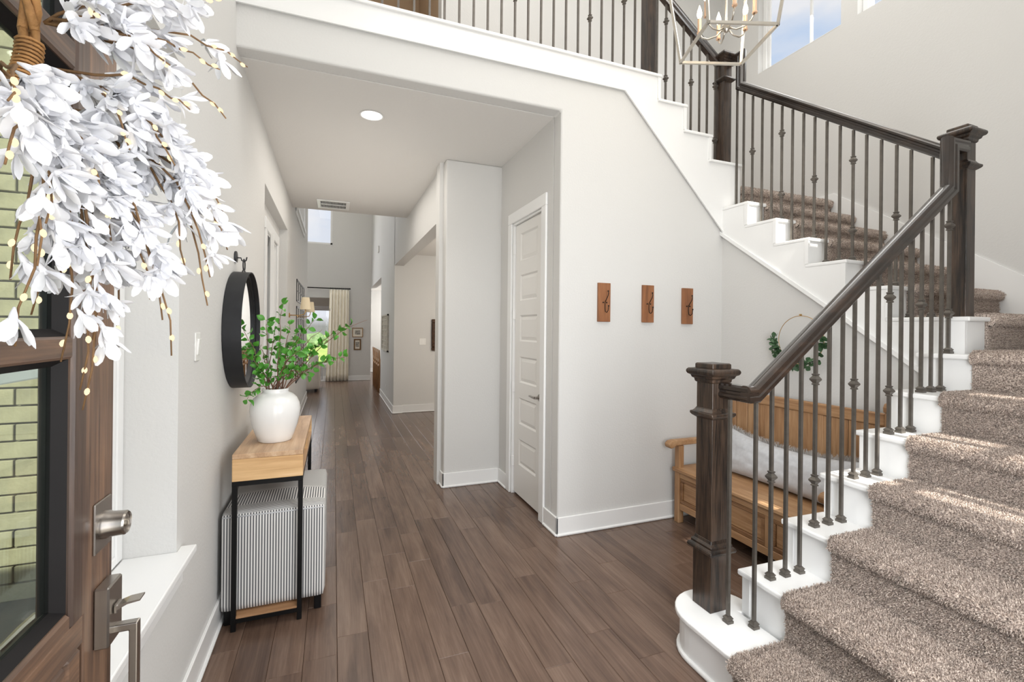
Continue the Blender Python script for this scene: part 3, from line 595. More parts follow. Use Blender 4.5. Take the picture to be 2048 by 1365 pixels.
# ---- carpet: padded surfaces with real tufts
carpet = thing('stair_carpet', (2.2, .9, .2), 'thick taupe cut pile carpet wrapped over the treads and risers', 'carpet')
def prof_step(u_nose, u_back, z0_, z1_, th=.016, r=.030, over=.018):
    """side profile from the foot of the riser over the nosing to the back of the tread; returns list of (u, z)"""
    P_ = []
    xr = u_nose+.012; zt = z1_+th; zn = z1_+th-r
    for k in range(7): P_.append((xr, z0_+(zn-.030-z0_)*k/6))
    c_ = (u_nose+r-over, zn)
    P_.append((xr-.004, zn-.026))
    for k in range(0, 10):
        a = -PI*.35+(-k)*PI*1.15/9; a = PI+PI*.33-k*(PI*.83)/9
        P_.append((c_[0]+r*math.cos(a), c_[1]+r*math.sin(a)))
    m_ = max(4, int((u_back-c_[0])/.03))
    for k in range(1, m_+1): P_.append((c_[0]+(u_back-c_[0])*k/m_, zt))
    return P_
tuft_v = []; tuft_f = []; trnd = np.random.RandomState(3)
def carpet_piece(P_, v0, v1, axis, T_, tufts, name='carpet_step', seg=.03, amp=.0016):
    """sweep profile P_ (u,z) across v0..v1; axis 0: u along x, axis 1: u along y"""
    nv = max(2, int(abs(v1-v0)/seg)); q = MB(T_); vs = []
    for j in range(nv+1):
        v = v0+(v1-v0)*j/nv; ed = min(j, nv-j)/nv*abs(v1-v0); sh = .010*max(0, 1-ed/.02)
        for i, (u, z) in enumerate(P_):
            d = noise.noise(Vector((u*14, v*14, z*14)))*amp
            vs.append((u+d, v, z+d-sh) if axis == 0 else (v, u+d, z+d-sh))
    m_ = len(P_); q.add(vs, [(j*m_+i, j*m_+i+1, (j+1)*m_+i+1, (j+1)*m_+i) for j in range(nv) for i in range(m_-1)])
    # end caps against the floor of the piece
    low = min(p[1] for p in P_); umx = max(p[0] for p in P_)
    for v, fl_ in ((v0, 0), (v1, 1)):
        e_ = [((u, v, z) if axis == 0 else (v, u, z)) for u, z in P_]+[((umx, v, low) if axis == 0 else (v, umx, low))]
        q.add(e_, [tuple(range(len(e_)))])
    o = q.build(name, 'carpet', carpet, smooth=True, fix=True)
    if tufts:
        pa = np.array(P_); d = np.diff(pa, axis=0); L = np.hypot(d[:, 0], d[:, 1]); cum = np.concatenate([[0], np.cumsum(L)]); tot = cum[-1]; w_ = abs(v1-v0)
        n_ = int(tot*w_*tufts); s_ = trnd.rand(n_)*tot; idx = np.clip(np.searchsorted(cum, s_)-1, 0, len(L)-1); f_ = (s_-cum[idx])/np.maximum(L[idx], 1e-6)
        p2 = pa[idx]+d[idx]*f_[:, None]; nrm = np.stack([-d[idx][:, 1], d[idx][:, 0]], 1)/np.maximum(L[idx], 1e-6)[:, None]
        v = min(v0, v1)+trnd.rand(n_)*w_
        z3 = np.zeros(n_)
        if axis == 0: base = np.stack([p2[:, 0], v, p2[:, 1]], 1); no = np.stack([nrm[:, 0], z3, nrm[:, 1]], 1)
        else: base = np.stack([v, p2[:, 0], p2[:, 1]], 1); no = np.stack([z3, nrm[:, 0], nrm[:, 1]], 1)
        if T_:
            A = np.array(T_); base = base @ A[:3, :3].T+A[:3, 3]; no = no @ A[:3, :3].T
        clump = np.stack([np.sin(base[:, 0]*95+base[:, 1]*60)+np.sin(base[:, 1]*130-base[:, 2]*70), np.sin(base[:, 1]*110+base[:, 2]*90)+np.sin(base[:, 0]*75), z3-.3], 1)*.22
        lean = no+(trnd.rand(n_, 3)-.5)*.9+clump; lean /= np.linalg.norm(lean, axis=1)[:, None]
        h_ = (.0075+.0055*trnd.rand(n_))[:, None]; sd = np.cross(lean, trnd.rand(n_, 3)-.5); sd /= np.maximum(np.linalg.norm(sd, axis=1), 1e-5)[:, None]; wd = (.0011+.0007*trnd.rand(n_))[:, None]
        tuft_v.append(np.stack([base-sd*wd-no*.002, base+sd*wd-no*.002, base+lean*h_+sd*wd*.6, base+lean*h_-sd*wd*.6], 1).reshape(-1, 3))
    return o
cy0 = .17; cy1 = y0-.012
for i in range(0, 6):
    carpet_piece(prof_step(u1(i), u1(i+1)+.012, 0.003 if i == 0 else Z1[i-1]+.016, Z1[i]), cy0, cy1, 0, F1, 105000)
carpet_piece(prof_step(u1(6), 4.36, Z1[5]+.016, Z1[6]), cy0, cy1, 0, F1, 40000)
for n_ in range(8, 14):
    carpet_piece(prof_step(Y2[n_], Y2[n_+1]+.012, (Z2[n_-1] if n_ > 8 else Z1[6])+.016, Z2[n_], r=.034), 3.24, 4.35, 1, F2, 26000)
carpet_piece(prof_step(Y2[14], YB-.02, Z2[13]+.016, Z2[14], r=.034), 3.235, 4.35, 1, None, 22000)
for n_ in (15, 16, 17, 18):
    pr = [(-a_, b_) for a_, b_ in prof_step(-X3[n_], -X3[n_+1]+.01 if n_ < 18 else -1.0, (Z3[n_-1] if n_ > 15 else 2.715)+.016, Z3[n_])]
    carpet_piece(pr, 3.24, YB-.03, 0, None, 0)
tv = np.concatenate(tuft_v); nq = len(tv)//4; me = bpy.data.meshes.new('carpet_pile')
me.vertices.add(len(tv)); L0 = np.array(WM[carpet.name].translation); me.vertices.foreach_set('co', (tv-L0).astype(np.float32).ravel())
me.loops.add(nq*4); me.polygons.add(nq); me.loops.foreach_set('vertex_index', np.arange(nq*4, dtype=np.int32)); me.polygons.foreach_set('loop_start', np.arange(0, nq*4, 4, dtype=np.int32)); me.polygons.foreach_set('loop_total', np.full(nq, 4, dtype=np.int32))
me.update(calc_edges=True); me.materials.append(M['carpet']); o = bpy.data.objects.new('carpet_pile', me); COL.objects.link(o); o.parent = carpet; o['kind'] = 'stuff'
print('tufts', nq)
# ---- newel posts
def newel(c, zb, zt, h, base, label, rot=0.0, col=None, full=True):
    """square box newel; h half width of shaft, base half width of plinth; col = height of the collar"""
    t = thing('newel_post', (c[0], c[1], zb), label, 'newel post', 'newel posts of the staircase', rot=(0, 0, rot))
    Tm = T((c[0], c[1], 0)) @ Rz(rot)
    def sq(prof, nm, z0_=0): MB(Tm).lathe([(r_, z0_+z_) for r_, z_ in prof], (0, 0, 0), 4, a0=PI/4, sq=True).build(nm, 'newel', t, bevel=.0025, seg=2)
    if base:
        sq([(base, zb), (base, zb+.262)], 'plinth'); k = base
        sq([(k+.004, 0), (k+.018, .006), (k+.021, .016), (k+.016, .026), (k+.006, .030), (k+.008, .040), (k-.002, .052), (k-.006, .066)], 'base_molding', zb+.262)
    sq([(h, zb+(.30 if base else 0)), (h, zt-.075)], 'shaft')
    sq([(h+.002, 0), (h+.016, .010), (h+.022, .018), (h+.022, .028), (h+.012, .032), (h+.004, .044), (h+.001, .050)], 'collar_molding', col)
    sq([(h+.002, 0), (h+.007, .004), (h+.009, .018), (h+.017, .022), (h+.021, .034), (h+.031, .039), (h+.035, .046), (h+.036, .053), (h+.034, .060), (h+.028, .066), (h+.006, .069)], 'cap_molding', zt-.092)
    sq([(h+.006, zt-.024), (h+.006, zt-.004), (h+.001, zt)], 'cap_block')
    return t
nA = newel((1.678, 1.705), .198, 1.345, .05, .057, 'dark newel post on the rounded white starting step, lowest of the staircase', col=1.085)
nB = newel((3.205, 1.488), 1.585, 2.625, .042, 0, 'tall dark newel post at the first turn, standing on a white block above the landing', col=2.385, rot=math.radians(1))
nC = newel((3.112, 3.072), 2.91, 3.885, .043, 0, 'dark newel post at the upper turn where the rails meet behind the chandelier', col=3.62)
nD = newel((2.342, 3.095), 3.50, 4.60, .042, 0, 'dark newel post at the balcony end, cut off by the top of the photo', col=4.38)
# ---- handrails
PR = [(-.030, -.026), (-.030, -.010), (-.024, -.004), (-.024, .006), (-.031, .012), (-.031, .022), (-.022, .033), (-.010, .038), (.010, .038), (.022, .033), (.031, .022), (.031, .012), (.024, .006), (.024, -.004), (.030, -.010), (.030, -.026), (.022, -.034), (-.022, -.034)]
def railing(name, label, loc): return thing(name, loc, label, 'stair railing', 'railings of the staircase')
r1 = railing('stair_railing', 'lower railing of dark wood handrail and iron balusters on the first flight', (1.6, 1.5, .198))
yr = 1.508
MB().sweep(PR, [(1.692, 1.655, 1.222), (1.692, yr-.012, 1.222)], (1, 0, 0)).build('rail_fitting', 'rail_y', r1, auto=True)
Tr = tilt(1.692, yr, math.radians(-1.6))
path = [(1.664, yr, 1.222), (1.715, yr, 1.222), (3.055, yr, 2.262), (3.055, yr, 2.505), (3.175, yr, 2.505)]
MB(Tr).sweep(PR, path, (0, -1, 0)).build('handrail', 'rail_x', r1, auto=True)
r2 = railing('stair_railing', 'middle railing between the two turning newel posts on the second flight', (3.16, 2.2, 1.585))
xr2 = 3.165
MB(F2).sweep(PR, [(3.16, 1.55, 2.505), (3.16, 2.935, 3.548), (3.16, 2.935, 3.805), (3.16, 3.04, 3.805)], (1, 0, 0)).build('handrail', 'rail_y', r2, auto=True)
r3 = railing('stair_railing', 'upper railing on the third flight rising left behind the chandelier', (2.8, 3.1, 2.91))
MB().sweep(PR, [(3.09, 3.1, 3.80), (2.36, 3.1, 4.325)], (0, 1, 0)).build('handrail', 'rail_x', r3, auto=True)
r4 = railing('balcony_railing', 'balcony railing with slim iron balusters along the upper landing edge', (.9, 3.1, 3.50))
MB().sweep(PR, [(2.31, 3.1, 4.44), (XL, 3.1, 4.44)], (0, 1, 0)).build('handrail', 'rail_x', r4, auto=True)
# ---- balusters
def sqmesh(prof, nm): return MB().lathe(prof, (0, 0, 0), 4, a0=PI/4, sq=True).mesh(nm, None, False, 'iron')
shoe_me = sqmesh([(.0165, 0), (.0165, .011), (.0135, .013), (.0135, .017), (.0155, .019), (.0155, .023), (.0115, .027), (.009, .031)], 'shoe')
kn_me = sqmesh([(.0068, -.027), (.0115, -.025), (.0115, -.021), (.0085, -.017), (.012, -.011), (.0175, -.003), (.0175, .003), (.012, .011), (.0085, .017), (.0115, .021), (.0115, .025), (.0068, .027)], 'knuckle')
def baluster(parent, x, y, zb, zt, kn, rot=0.0, s=1.0):
    q = MB(T((x, y, 0)) @ Rz(rot)).box(-.0068*s, .0068*s, -.0068*s, .0068*s, zb, zt); o = q.build('baluster', 'iron', parent)
    m4 = WM[parent.name]
    for me_, nm, zz_ in [(shoe_me, 'shoe', zb)]+[(kn_me, 'knuckle', z) for z in kn]:
        c = bpy.data.objects.new(nm, me_); COL.objects.link(c); c.parent = o; c.matrix_basis = m4.inverted() @ T((x, y, zz_)) @ Rz(rot) @ Matrix.Diagonal((s, s, 1, 1)); WM[c.name] = m4
    return o
b1 = [(1.650, 1.575, 0), (1.728, yr, 0), (1.820, yr, 1), (1.908, yr, 1), (1.996, yr, 1), (2.086, yr, 2), (2.174, yr, 2), (2.262, yr, 2), (2.343, yr, 3), (2.429, yr, 3), (2.511, yr, 3), (2.594, yr, 4), (2.680, yr, 4), (2.762, yr, 4), (2.838, yr, 5), (2.918, yr, 5), (3.000, yr, 5), (3.062, yr, 6)]
for i, (x, y, n_) in enumerate(b1):
    zr = 1.222+(x-1.715)/(3.055-1.715)*(2.262-1.222)-.045 if x > 1.715 else 1.19
    zr = min(zr, 2.24); zb = Z1[n_]; kn = []
    if i >= 2 and (i-2) % 3 == 0: kn = [zb+.455] if (i-2) % 6 == 0 else [zb+.215, zb+.683]
    p = Tr @ Vector((x, y, 0)); baluster(r1, p.x, p.y, zb, zr, kn, rot=math.radians(-1.6))
ys2 = [1.611, 1.715, 1.79, 1.873, 1.958, 2.038, 2.122, 2.210, 2.295, 2.377, 2.462, 2.547, 2.630, 2.716, 2.804, 2.888, 2.955]
for i, y in enumerate(ys2):
    n_ = max(n for n in range(8, 14) if Y2[n] <= y+.01); zb = Z2[n_]; zr = 2.505+(y-1.55)/(2.935-1.55)*(3.548-2.505)-.045; k = 16-i; kn = []
    if y > 2.94: zr = 3.53
    if k % 3 == 2: kn = [zb+.43] if (k-2) % 6 == 0 else [zb+.20, zb+.665]
    p = F2 @ Vector((3.145, y, 0)); baluster(r2, p.x, p.y, zb, zr, kn, rot=math.radians(2))
xs3 = [3.045, 2.955, 2.872, 2.782, 2.70, 2.607, 2.52, 2.43]
for i, x in enumerate(xs3):
    n_ = 15 if x > 2.897 else 16 if x > 2.636 else 17 if x > 2.38 else 18; zb = Z3[n_]; zr = 3.80+(3.09-x)/(3.09-2.36)*.525-.04
    kn = {0: [3.136, 3.60], 3: [3.582], 6: [3.562, 4.031]}.get(i, [])
    baluster(r3, x, 3.1, zb, zr, kn)
for i in range(27):
    x = 2.214-i*.1023
    kn = [3.94] if i % 6 == 4 else ([3.70, 4.15] if i % 6 == 1 else [])
    kn = {1: [4.09], 4: [3.878], 7: [4.09], 10: [3.872], 13: [4.09], 16: [3.878], 19: [4.09], 22: [3.878], 25: [4.09]}.get(i, [])
    baluster(r4, x, 3.1, 3.50, 4.41, kn)
# ================================================================== FRONT DOOR (open inwards along the left wall)
xd = -.41; D0, D1 = .245, 1.15; dt = .045
fd = thing('front_door', (xd-dt/2, .245, .02), 'dark stained wooden front door with stacked glass lites, standing open at the left', 'door')
ss = .112
for a, b_ in ((D0, D0+ss), (D1-ss, D1)): B(xd-dt, xd, a, b_, .02, 2.44, c=.002).build('stile', 'fdoor', fd)
ya, yb = D0+ss+.0015, D1-ss-.0015
for z0_, z1_ in ((.02, .26), (.935, .985), (2.30, 2.44)): B(xd-dt, xd, ya, yb, z0_, z1_, c=.002).build('rail', 'fdoory', fd)
B(xd-dt+.012, xd-.012, ya+.05, yb-.05, .31, .89, c=.01).build('lower_panel', 'fdoor', fd)
MB().box(xd-dt, xd-.001, ya, ya+.05, .26, .935, .008).box(xd-dt, xd-.001, yb-.05, yb, .26, .935, .008).box(xd-dt, xd-.001, ya+.05, yb-.05, .26, .31, .008).box(xd-dt, xd-.001, ya+.05, yb-.05, .885, .935, .008).build('panel_frame', 'fdoory', fd)
lites = [(.985, 1.441), (1.479, 1.924), (1.972, 2.30)]
MB().box(xd-dt, xd+.004, ya, ya+.048, .985, 2.30, .005).box(xd-dt, xd+.004, yb-.048, yb, .985, 2.30, .005).build('lite_frame', 'fdoor', fd)
for z in (1.441, 1.924): B(xd-dt, xd+.003, ya+.048, yb-.048, z, z+(.038 if z < 1.5 else .048), c=.004).build('glazing_bar', 'fdoory', fd)
B(xd-dt, xd+.003, ya+.048, yb-.048, .985, 1.015, c=.005).build('lite_sill', 'fdoory', fd)
for z0_, z1_ in lites:
    if z0_ < 1: z0_ = 1.015
    y0_, y1_ = ya+.048, yb-.048; q = MB()
    o4 = [(y0_, z0_), (y1_, z0_), (y1_, z1_), (y0_, z1_)]; i4 = [(y0_+.014, z0_+.012), (y1_-.014, z0_+.012), (y1_-.014, z1_-.012), (y0_+.014, z1_-.012)]
    vs = [(xd-.004, a, b_) for a, b_ in o4]+[(xd-.020, a, b_) for a, b_ in i4]+[(xd-dt+.004, a, b_) for a, b_ in o4]+[(xd-.026, a, b_) for a, b_ in i4]
    q.add(vs, [(i, (i+1) % 4, (i+1) % 4+4, i+4) for i in range(4)]+[(i+8, i+12, (i+1) % 4+12, (i+1) % 4+8) for i in range(4)]+[(i+4, (i+1) % 4+4, (i+1) % 4+12, i+12) for i in range(4)])
    g_ = q.build('glazing_bead', 'seal', fd); B(xd-.025, xd-.021, y0_+.010, y1_-.010, z0_+.008, z1_-.008).build('glass', 'dglass', g_)
for z in (.3, 1.2, 2.15): B(xd-dt-.004, xd-dt+.02, D0-.012, D0+.004, z, z+.1, c=.002).build('hinge', 'black', fd)
# deadbolt
db = MB().box(xd, xd+.004, 1.068, 1.135, 1.072, 1.166, .0015).build('deadbolt', 'nickel', fd)
MB().lathe([(.026, 0), (.026, .006), (.0235, .012), (.0225, .034), (.020, .037), (.0195, .0345), (.008, .0345)], (xd+.004, 1.103, 1.117), 32, axis=0).build('cylinder', 'nickel', db, auto=True)
MB().lathe([(.0075, 0), (.0075, .003), (.0055, .0035)], (xd+.0385, 1.103, 1.117), 16, axis=0).box(xd+.0415, xd+.0425, 1.1022, 1.1038, 1.1125, 1.1215).build('keyway', 'nickel2', db, auto=True)
# handleset plate, thumb piece and grip
hp = MB().box(xd, xd+.024, 1.072, 1.132, .894, 1.008, .003).build('handle_plate', 'nickel', fd)
q = MB(); q.box(xd+.024, xd+.031, 1.090, 1.114, .948, .966, .002); q.prism([(xd+.026, .954), (xd+.046, .964), (xd+.066, .967), (xd+.066, .970), (xd+.044, .968), (xd+.026, .962)], 1, 1.089, 1.115); q.build('thumb_piece', 'nickel', hp)
MB().sweep([(-.009, -.007), (.009, -.007), (.009, .007), (-.009, .007)], [(xd+.022, 1.102, .917), (xd+.054, 1.102, .917), (xd+.054, 1.102, .66), (xd+.001, 1.102, .66)], (0, 1, 0)).build('grip', 'nickel', hp, bevel=.002)
q = MB().lathe([(.033, -.010), (.033, -.004), (.026, 0)], (xd-dt, 1.09, .965), 28, axis=0)
q = MB().lathe([(.020, -.012), (.031, -.010), (.033, -.005), (.033, 0)], (xd-dt, 1.09, .965), 28, axis=0).tube([(xd-dt-.010, 1.09, .965), (xd-dt-.045, 1.09, .965)], .010, 12).tube([(xd-dt-.045, 1.095, .965), (xd-dt-.048, 1.06, .965), (xd-dt-.046, .99, .968)], [.010, .009, .006], 10)
q.build('inside_lever', 'nickel', fd, auto=True)
# ================================================================== FLORAL WREATH on the door
wr = thing('floral_wreath', (xd+.02, .66, 1.88), 'large white blossom wreath with gold lit twigs hanging on the front door', 'wreath')
rw = random.Random(21)
def arc(p0, p1, sag, n=9, jit=.0, rr=rw):
    p0, p1 = Vector(p0), Vector(p1); out = []
    for i in range(n+1):
        t_ = i/n; p = p0.lerp(p1, t_)+Vector(sag)*math.sin(PI*t_)
        if 0 < i < n: p += Vector((rr.uniform(-jit, jit), rr.uniform(-jit, jit), rr.uniform(-jit, jit)))
        out.append(p)
    return out
# grapevine ring: three twisted strands and a binding
cr_ = Vector((-.360, .598, 1.868))
for k in range(3):
    pts = []
    for i in range(41):
        a = 2*PI*i/40; R_ = .165+.006*math.cos(a*5+k*2.1); pts.append(cr_+Vector((.007*math.sin(a*5+k*2.1), R_*math.cos(a), R_*math.sin(a))))
    MB().tube(pts, [.0045+.001*math.sin(i*1.7+k) for i in range(41)], 7).build('vine_strand', 'vine', wr, smooth=True)
q = MB()
for i in range(14):
    a = -.55+i*.035; c_ = cr_+Vector((0, .165*math.cos(a), .165*math.sin(a))); n_ = Vector((0, math.cos(a), math.sin(a))); pts = [c_+n_*(.0125*math.cos(b_))+Vector((.0125*math.sin(b_), 0, 0)) for b_ in [2*PI*j/12 for j in range(13)]]; q.tube(pts, .0019, 5)
q.build('binding', 'vine', wr, smooth=True)
# petal meshes
def petal(q, base, d, side, L_, wd, curl, thick=0):
    """one cupped petal: base point, direction d, side vector"""
    d = d.normalized(); side = (side-d*side.dot(d)).normalized(); nn = d.cross(side); rows = 6; vs = []
    for i in range(rows+1):
        t_ = i/rows; wv = wd*.80*(.16+.84*math.sin(PI*min(1, t_**1.35*.86+.02)))*(1 if t_ < .98 else .55); c_ = base+d*(L_*t_*(1-.10*curl*t_))+nn*(curl*L_*.42*t_*t_)
        for j in (-1, -.45, .45, 1): vs.append(c_+side*(wv*j)-nn*(.22*wv*(1-abs(j)**2))+nn*.0006*math.sin(9*t_+j*3))
    q.add(vs, [(i*4+j, i*4+j+1, (i+1)*4+j+1, (i+1)*4+j) for i in range(rows) for j in range(3)])
fl_me = []
for v in range(6):
    rr = random.Random(50+v); q = MB(); n_ = rr.choice((4, 5, 5, 6)); op = rr.uniform(.5, 1.15)
    for k in range(n_):
        a = 2*PI*k/n_+rr.uniform(-.25, .25); ra = Vector((math.cos(a), math.sin(a), 0)); d = Vector((ra.x*op, ra.y*op, 1)); petal(q, Vector((0, 0, -.004)), d, ra.cross(Vector((0, 0, 1))), .036*rr.uniform(.8, 1.15), .0088*rr.uniform(.9, 1.25), rr.choice((-1, -1, 1))*rr.uniform(.2, .7))
    for k in range(2):
        a = rr.uniform(0, 6.28); ra = Vector((math.cos(a), math.sin(a), 0)); petal(q, Vector((0, 0, 0)), Vector((ra.x*.12, ra.y*.12, 1)), ra.cross(Vector((0, 0, 1))), .028, .006, -.1)
    q.lathe([(.0012, -.012), (.0035, -.004), (.0045, .004)], (0, 0, 0), 6)
    fl_me.append(q.mesh('flower', None, True, 'petal', fix=False))
bulb_me = MB().lathe([(.0008, -.0055), (.0028, -.0035), (.0036, 0), (.0030, .003), (.0010, .0055)], (0, 0, 0), 10).mesh('light_bulb', None, True, 'bulb')
def place_dir(p, d, roll, s):
    d = Vector(d).normalized(); return T(p) @ d.to_track_quat('Z', 'Y').to_matrix().to_4x4() @ Rz(roll) @ Matrix.Scale(s, 4)
# sprays: root, tip (metres); blossoms follow each spray, the last stretch is bare lit twig
R0 = (-.345, .775, 1.83); R1 = (-.345, .76, 1.88); R2 = (-.33, .80, 1.79); R3 = (-.34, .70, 1.76); R4 = (-.32, .62, 1.76)
sprays = [(R1, (-.14, .889, 1.935), .86, 6), (R1, (-.16, .791, 1.876), .62, 6), (R1, (-.15, .782, 1.802), .60, 6), (R1, (-.15, .74, 1.95), .75, 8), (R0, (-.19, .764, 1.80), .86, 9),
 (R2, (-.155, .798, 1.667), .80, 11), (R2, (-.15, .801, 1.613), .93, 14), (R2, (-.16, .745, 1.566), .90, 13), (R2, (-.17, .779, 1.528), .72, 9), (R2, (-.19, .753, 1.575), .82, 11),
 (R3, (-.20, .733, 1.459), .74, 11), (R3, (-.21, .732, 1.506), .84, 11), (R3, (-.22, .72, 1.532), .92, 12), (R3, (-.27, .76, 1.473), .80, 10), (R4, (-.29, .727, 1.393), .84, 10),
 (R4, (-.29, .72, 1.419), .88, 9), (R3, (-.28, .725, 1.48), .90, 9), (R4, (-.30, .70, 1.455), .96, 8), (R4, (-.33, .706, 1.51), .95, 8), (R4, (-.32, .657, 1.475), .95, 8),
 (R4, (-.33, .668, 1.547), .95, 9), (R0, (-.20, .739, 1.713), .95, 13), (R1, (-.20, .715, 1.834), .95, 8), (R4, (-.30, .697, 1.551), .95, 9), (R3, (-.27, .716, 1.555), .95, 11),
 (R2, (-.24, .731, 1.609), .95, 12), (R1, (-.27, .709, 1.877), .95, 4), (R1, (-.22, .709, 1.92), .95, 7), (R4, (-.27, .541, 1.696), .9, 5), (R4, (-.28, .558, 1.644), .9, 8), (R0, (-.24, .712, 1.718), .95, 12), (R0, (-.18, .777, 1.679), .95, 13),
 (R4, (-.27, .60, 1.60), .9, 9), (R4, (-.29, .63, 1.56), .9, 8), (R3, (-.25, .66, 1.65), .95, 9), (R3, (-.25, .69, 1.60), .95, 9)]
nf = 0
for (a, b_, cov, nfl) in sprays:
    ln = (Vector(b_)-Vector(a)).length; pts = arc(a, b_, (ln*.10, 0, ln*.10), 9, .004)
    MB().tube(pts, [.0022-.0012*i/9 for i in range(10)], 5).build('twig', 'twig', wr, smooth=True)
    nfl = max(4, int(nfl*.88))
    for k in range(nfl):
        t_ = .16+(cov-.16)*(k+rw.uniform(.1, .9))/nfl; i = min(8, int(t_*9)); p = pts[i].lerp(pts[i+1], t_*9-i); d = (pts[i+1]-pts[i]).normalized()
        off = Vector((rw.uniform(-.2, 1), rw.uniform(-1, 1), rw.uniform(-1, .8))); off = (off-d*off.dot(d)).normalized()
        dd = d*1.0+off*rw.uniform(.35, 1.0)+Vector((.1, .05, -.35)); p2 = p+off*rw.uniform(.006, .018)
        if nf < 299: inst(fl_me[rw.randrange(6)], 'flower', wr, place_dir(p2, dd, rw.uniform(0, 6.28), rw.uniform(.74, 1.05))); nf += 1
    for t_ in (.42, .7, .86, .95):
        if rw.random() < .62 or t_ > .8:
            i = min(8, int(t_*9)); p = pts[i].lerp(pts[i+1], t_*9-i); d = (pts[i+1]-pts[i]).normalized(); o2 = Vector((rw.uniform(-1, 1), rw.uniform(-1, 1), rw.uniform(-1, 1))).normalized()*.003
            inst(bulb_me, 'light_bulb', wr, place_dir(p+o2, d+o2*60, 0, .8))
print('flowers', nf)
# ================================================================== CONSOLE TABLE
ct = thing('console_table', (-.30, 3.08, 0), 'narrow console table with mango wood box top on black metal legs along the left wall', 'table')
cx0, cx1, cy0_, cy1_ = -.457, -.141, 2.590, 3.575; zt, zb = .868, .735
B(cx0, cx1, cy0_, cy1_, zt-.024, zt, c=.002).build('top', 'mangoY', ct)
B(cx0, cx1, cy0_, cy0_+.024, zb, zt-.0245, c=.002).build('end_panel', 'mango', ct); B(cx0, cx1, cy1_-.024, cy1_, zb, zt-.0245, c=.002).build('end_panel', 'mango', ct)
B(cx0, cx1, cy0_+.0245, cy1_-.0245, zb, zb+.02, c=.001).build('shelf', 'mangoY', ct); B(cx0, cx0+.015, cy0_+.0245, cy1_-.0245, zb+.0205, zt-.0245).build('back_panel', 'mangoY', ct)
B(cx0+.016, cx1-.002, 3.07, 3.09, zb+.0205, zt-.0245).build('divider', 'mango', ct)
lw_ = .022
for x in (cx0, cx1-lw_):
    for y in (cy0_+.002, cy1_-lw_-.002): B(x, x+lw_, y, y+lw_, 0, zb-.0235, c=.001).build('leg', 'black', ct)
MB().box(cx0, cx1, cy0_+.001, cy0_+.024, zb-.023, zb-.0005).box(cx0, cx1, cy1_-.024, cy1_-.001, zb-.023, zb-.0005).box(cx0, cx0+.022, cy0_+.024, cy1_-.024, zb-.023, zb-.0005).box(cx1-.022, cx1, cy0_+.024, cy1_-.024, zb-.023, zb-.0005).build('frame', 'black', ct)
for y in (cy0_+.003, cy1_-.023): B(cx0+.0225, cx1-.0225, y, y+.020, .040, .060).build('stretcher', 'black', ct)
B(cx0+.01, cx1-.01, cy0_+.006, cy1_-.006, .0605, .070).build('lower_shelf', 'rawwood', ct)
# ================================================================== OTTOMAN
ot = thing('ottoman', (-.272, 2.965, .02), 'cube ottoman in grey and white ticking stripe tucked under the console table', 'ottoman')
def cushiony(x0_, x1_, y0_, y1_, z0_, z1_, r, bulge, n=14):
    bm = bmesh.new(); bmesh.ops.create_cube(bm, size=2); bmesh.ops.subdivide_edges(bm, edges=bm.edges[:], cuts=n, use_grid_fill=True)
    c_ = Vector(((x0_+x1_)/2, (y0_+y1_)/2, (z0_+z1_)/2)); h_ = Vector(((x1_-x0_)/2, (y1_-y0_)/2, (z1_-z0_)/2))
    for v in bm.verts:
        p = Vector((v.co.x*h_.x, v.co.y*h_.y, v.co.z*h_.z)); q_ = Vector((max(-h_.x+r, min(h_.x-r, p.x)), max(-h_.y+r, min(h_.y-r, p.y)), max(-h_.z+r, min(h_.z-r, p.z))))
        d = p-q_; 
        if d.length > 1e-6: p = q_+d.normalized()*r
        if v.co.z > .5: p.z += bulge*(1-v.co.x**2)*(1-v.co.y**2)
        v.co = c_+p
    bm.verts.index_update(); m_ = MB(); m_.add([v.co.copy() for v in bm.verts], [tuple(v.index for v in f.verts) for f in bm.faces]); bm.free(); return m_
cushiony(-.514, -.032, 2.632, 3.30, .076, .566, .022, .018).build('body', 'ticking', ot, smooth=True)
q = MB()
for y in (2.634, 3.298): q.tube([(-.505, y, .548), (-.041, y, .548)], .0035, 6)
q.build('piping', 'linen', ot, smooth=True)
for x in (-.50, -.085):
    for y in (2.66, 3.235): B(x, x+.035, y, y+.04, 0, .075, c=.003).build('foot', 'black', ot)
# ================================================================== VASE AND BRANCHES
vc = (-.298, 2.86)
vs_ = thing('vase', (vc[0], vc[1], zt), 'round glazed white ceramic vase standing on the console table', 'vase')
pf = [(.0, .0), (.080, .0), (.086, .006), (.098, .04), (.114, .09), (.125, .14), (.127, .175), (.122, .205), (.108, .235), (.086, .256), (.068, .264), (.064, .270), (.067, .280), (.066, .286), (.061, .287), (.056, .280), (.056, .268), (.075, .25), (.10, .22), (.11, .17), (.10, .09), (.07, .02), (0.0, .016)]
bm = bmesh.new(); seg = 56; q = MB()
vsx = [(r_*math.cos(2*PI*k/seg)+vc[0], r_*math.sin(2*PI*k/seg)+vc[1], h_+zt) for r_, h_ in pf for k in range(seg)]
q.add(vsx, [(i*seg+k, i*seg+(k+1) % seg, (i+1)*seg+(k+1) % seg, (i+1)*seg+k) for i in range(len(pf)-1) for k in range(seg)])
q.build('body', 'ceramic', vs_, smooth=True, fix=False)
pb = thing('leafy_branches', (vc[0], vc[1], zt+.03), 'bright green leafy branches arranged in the white vase', 'plant')
lf_me = []
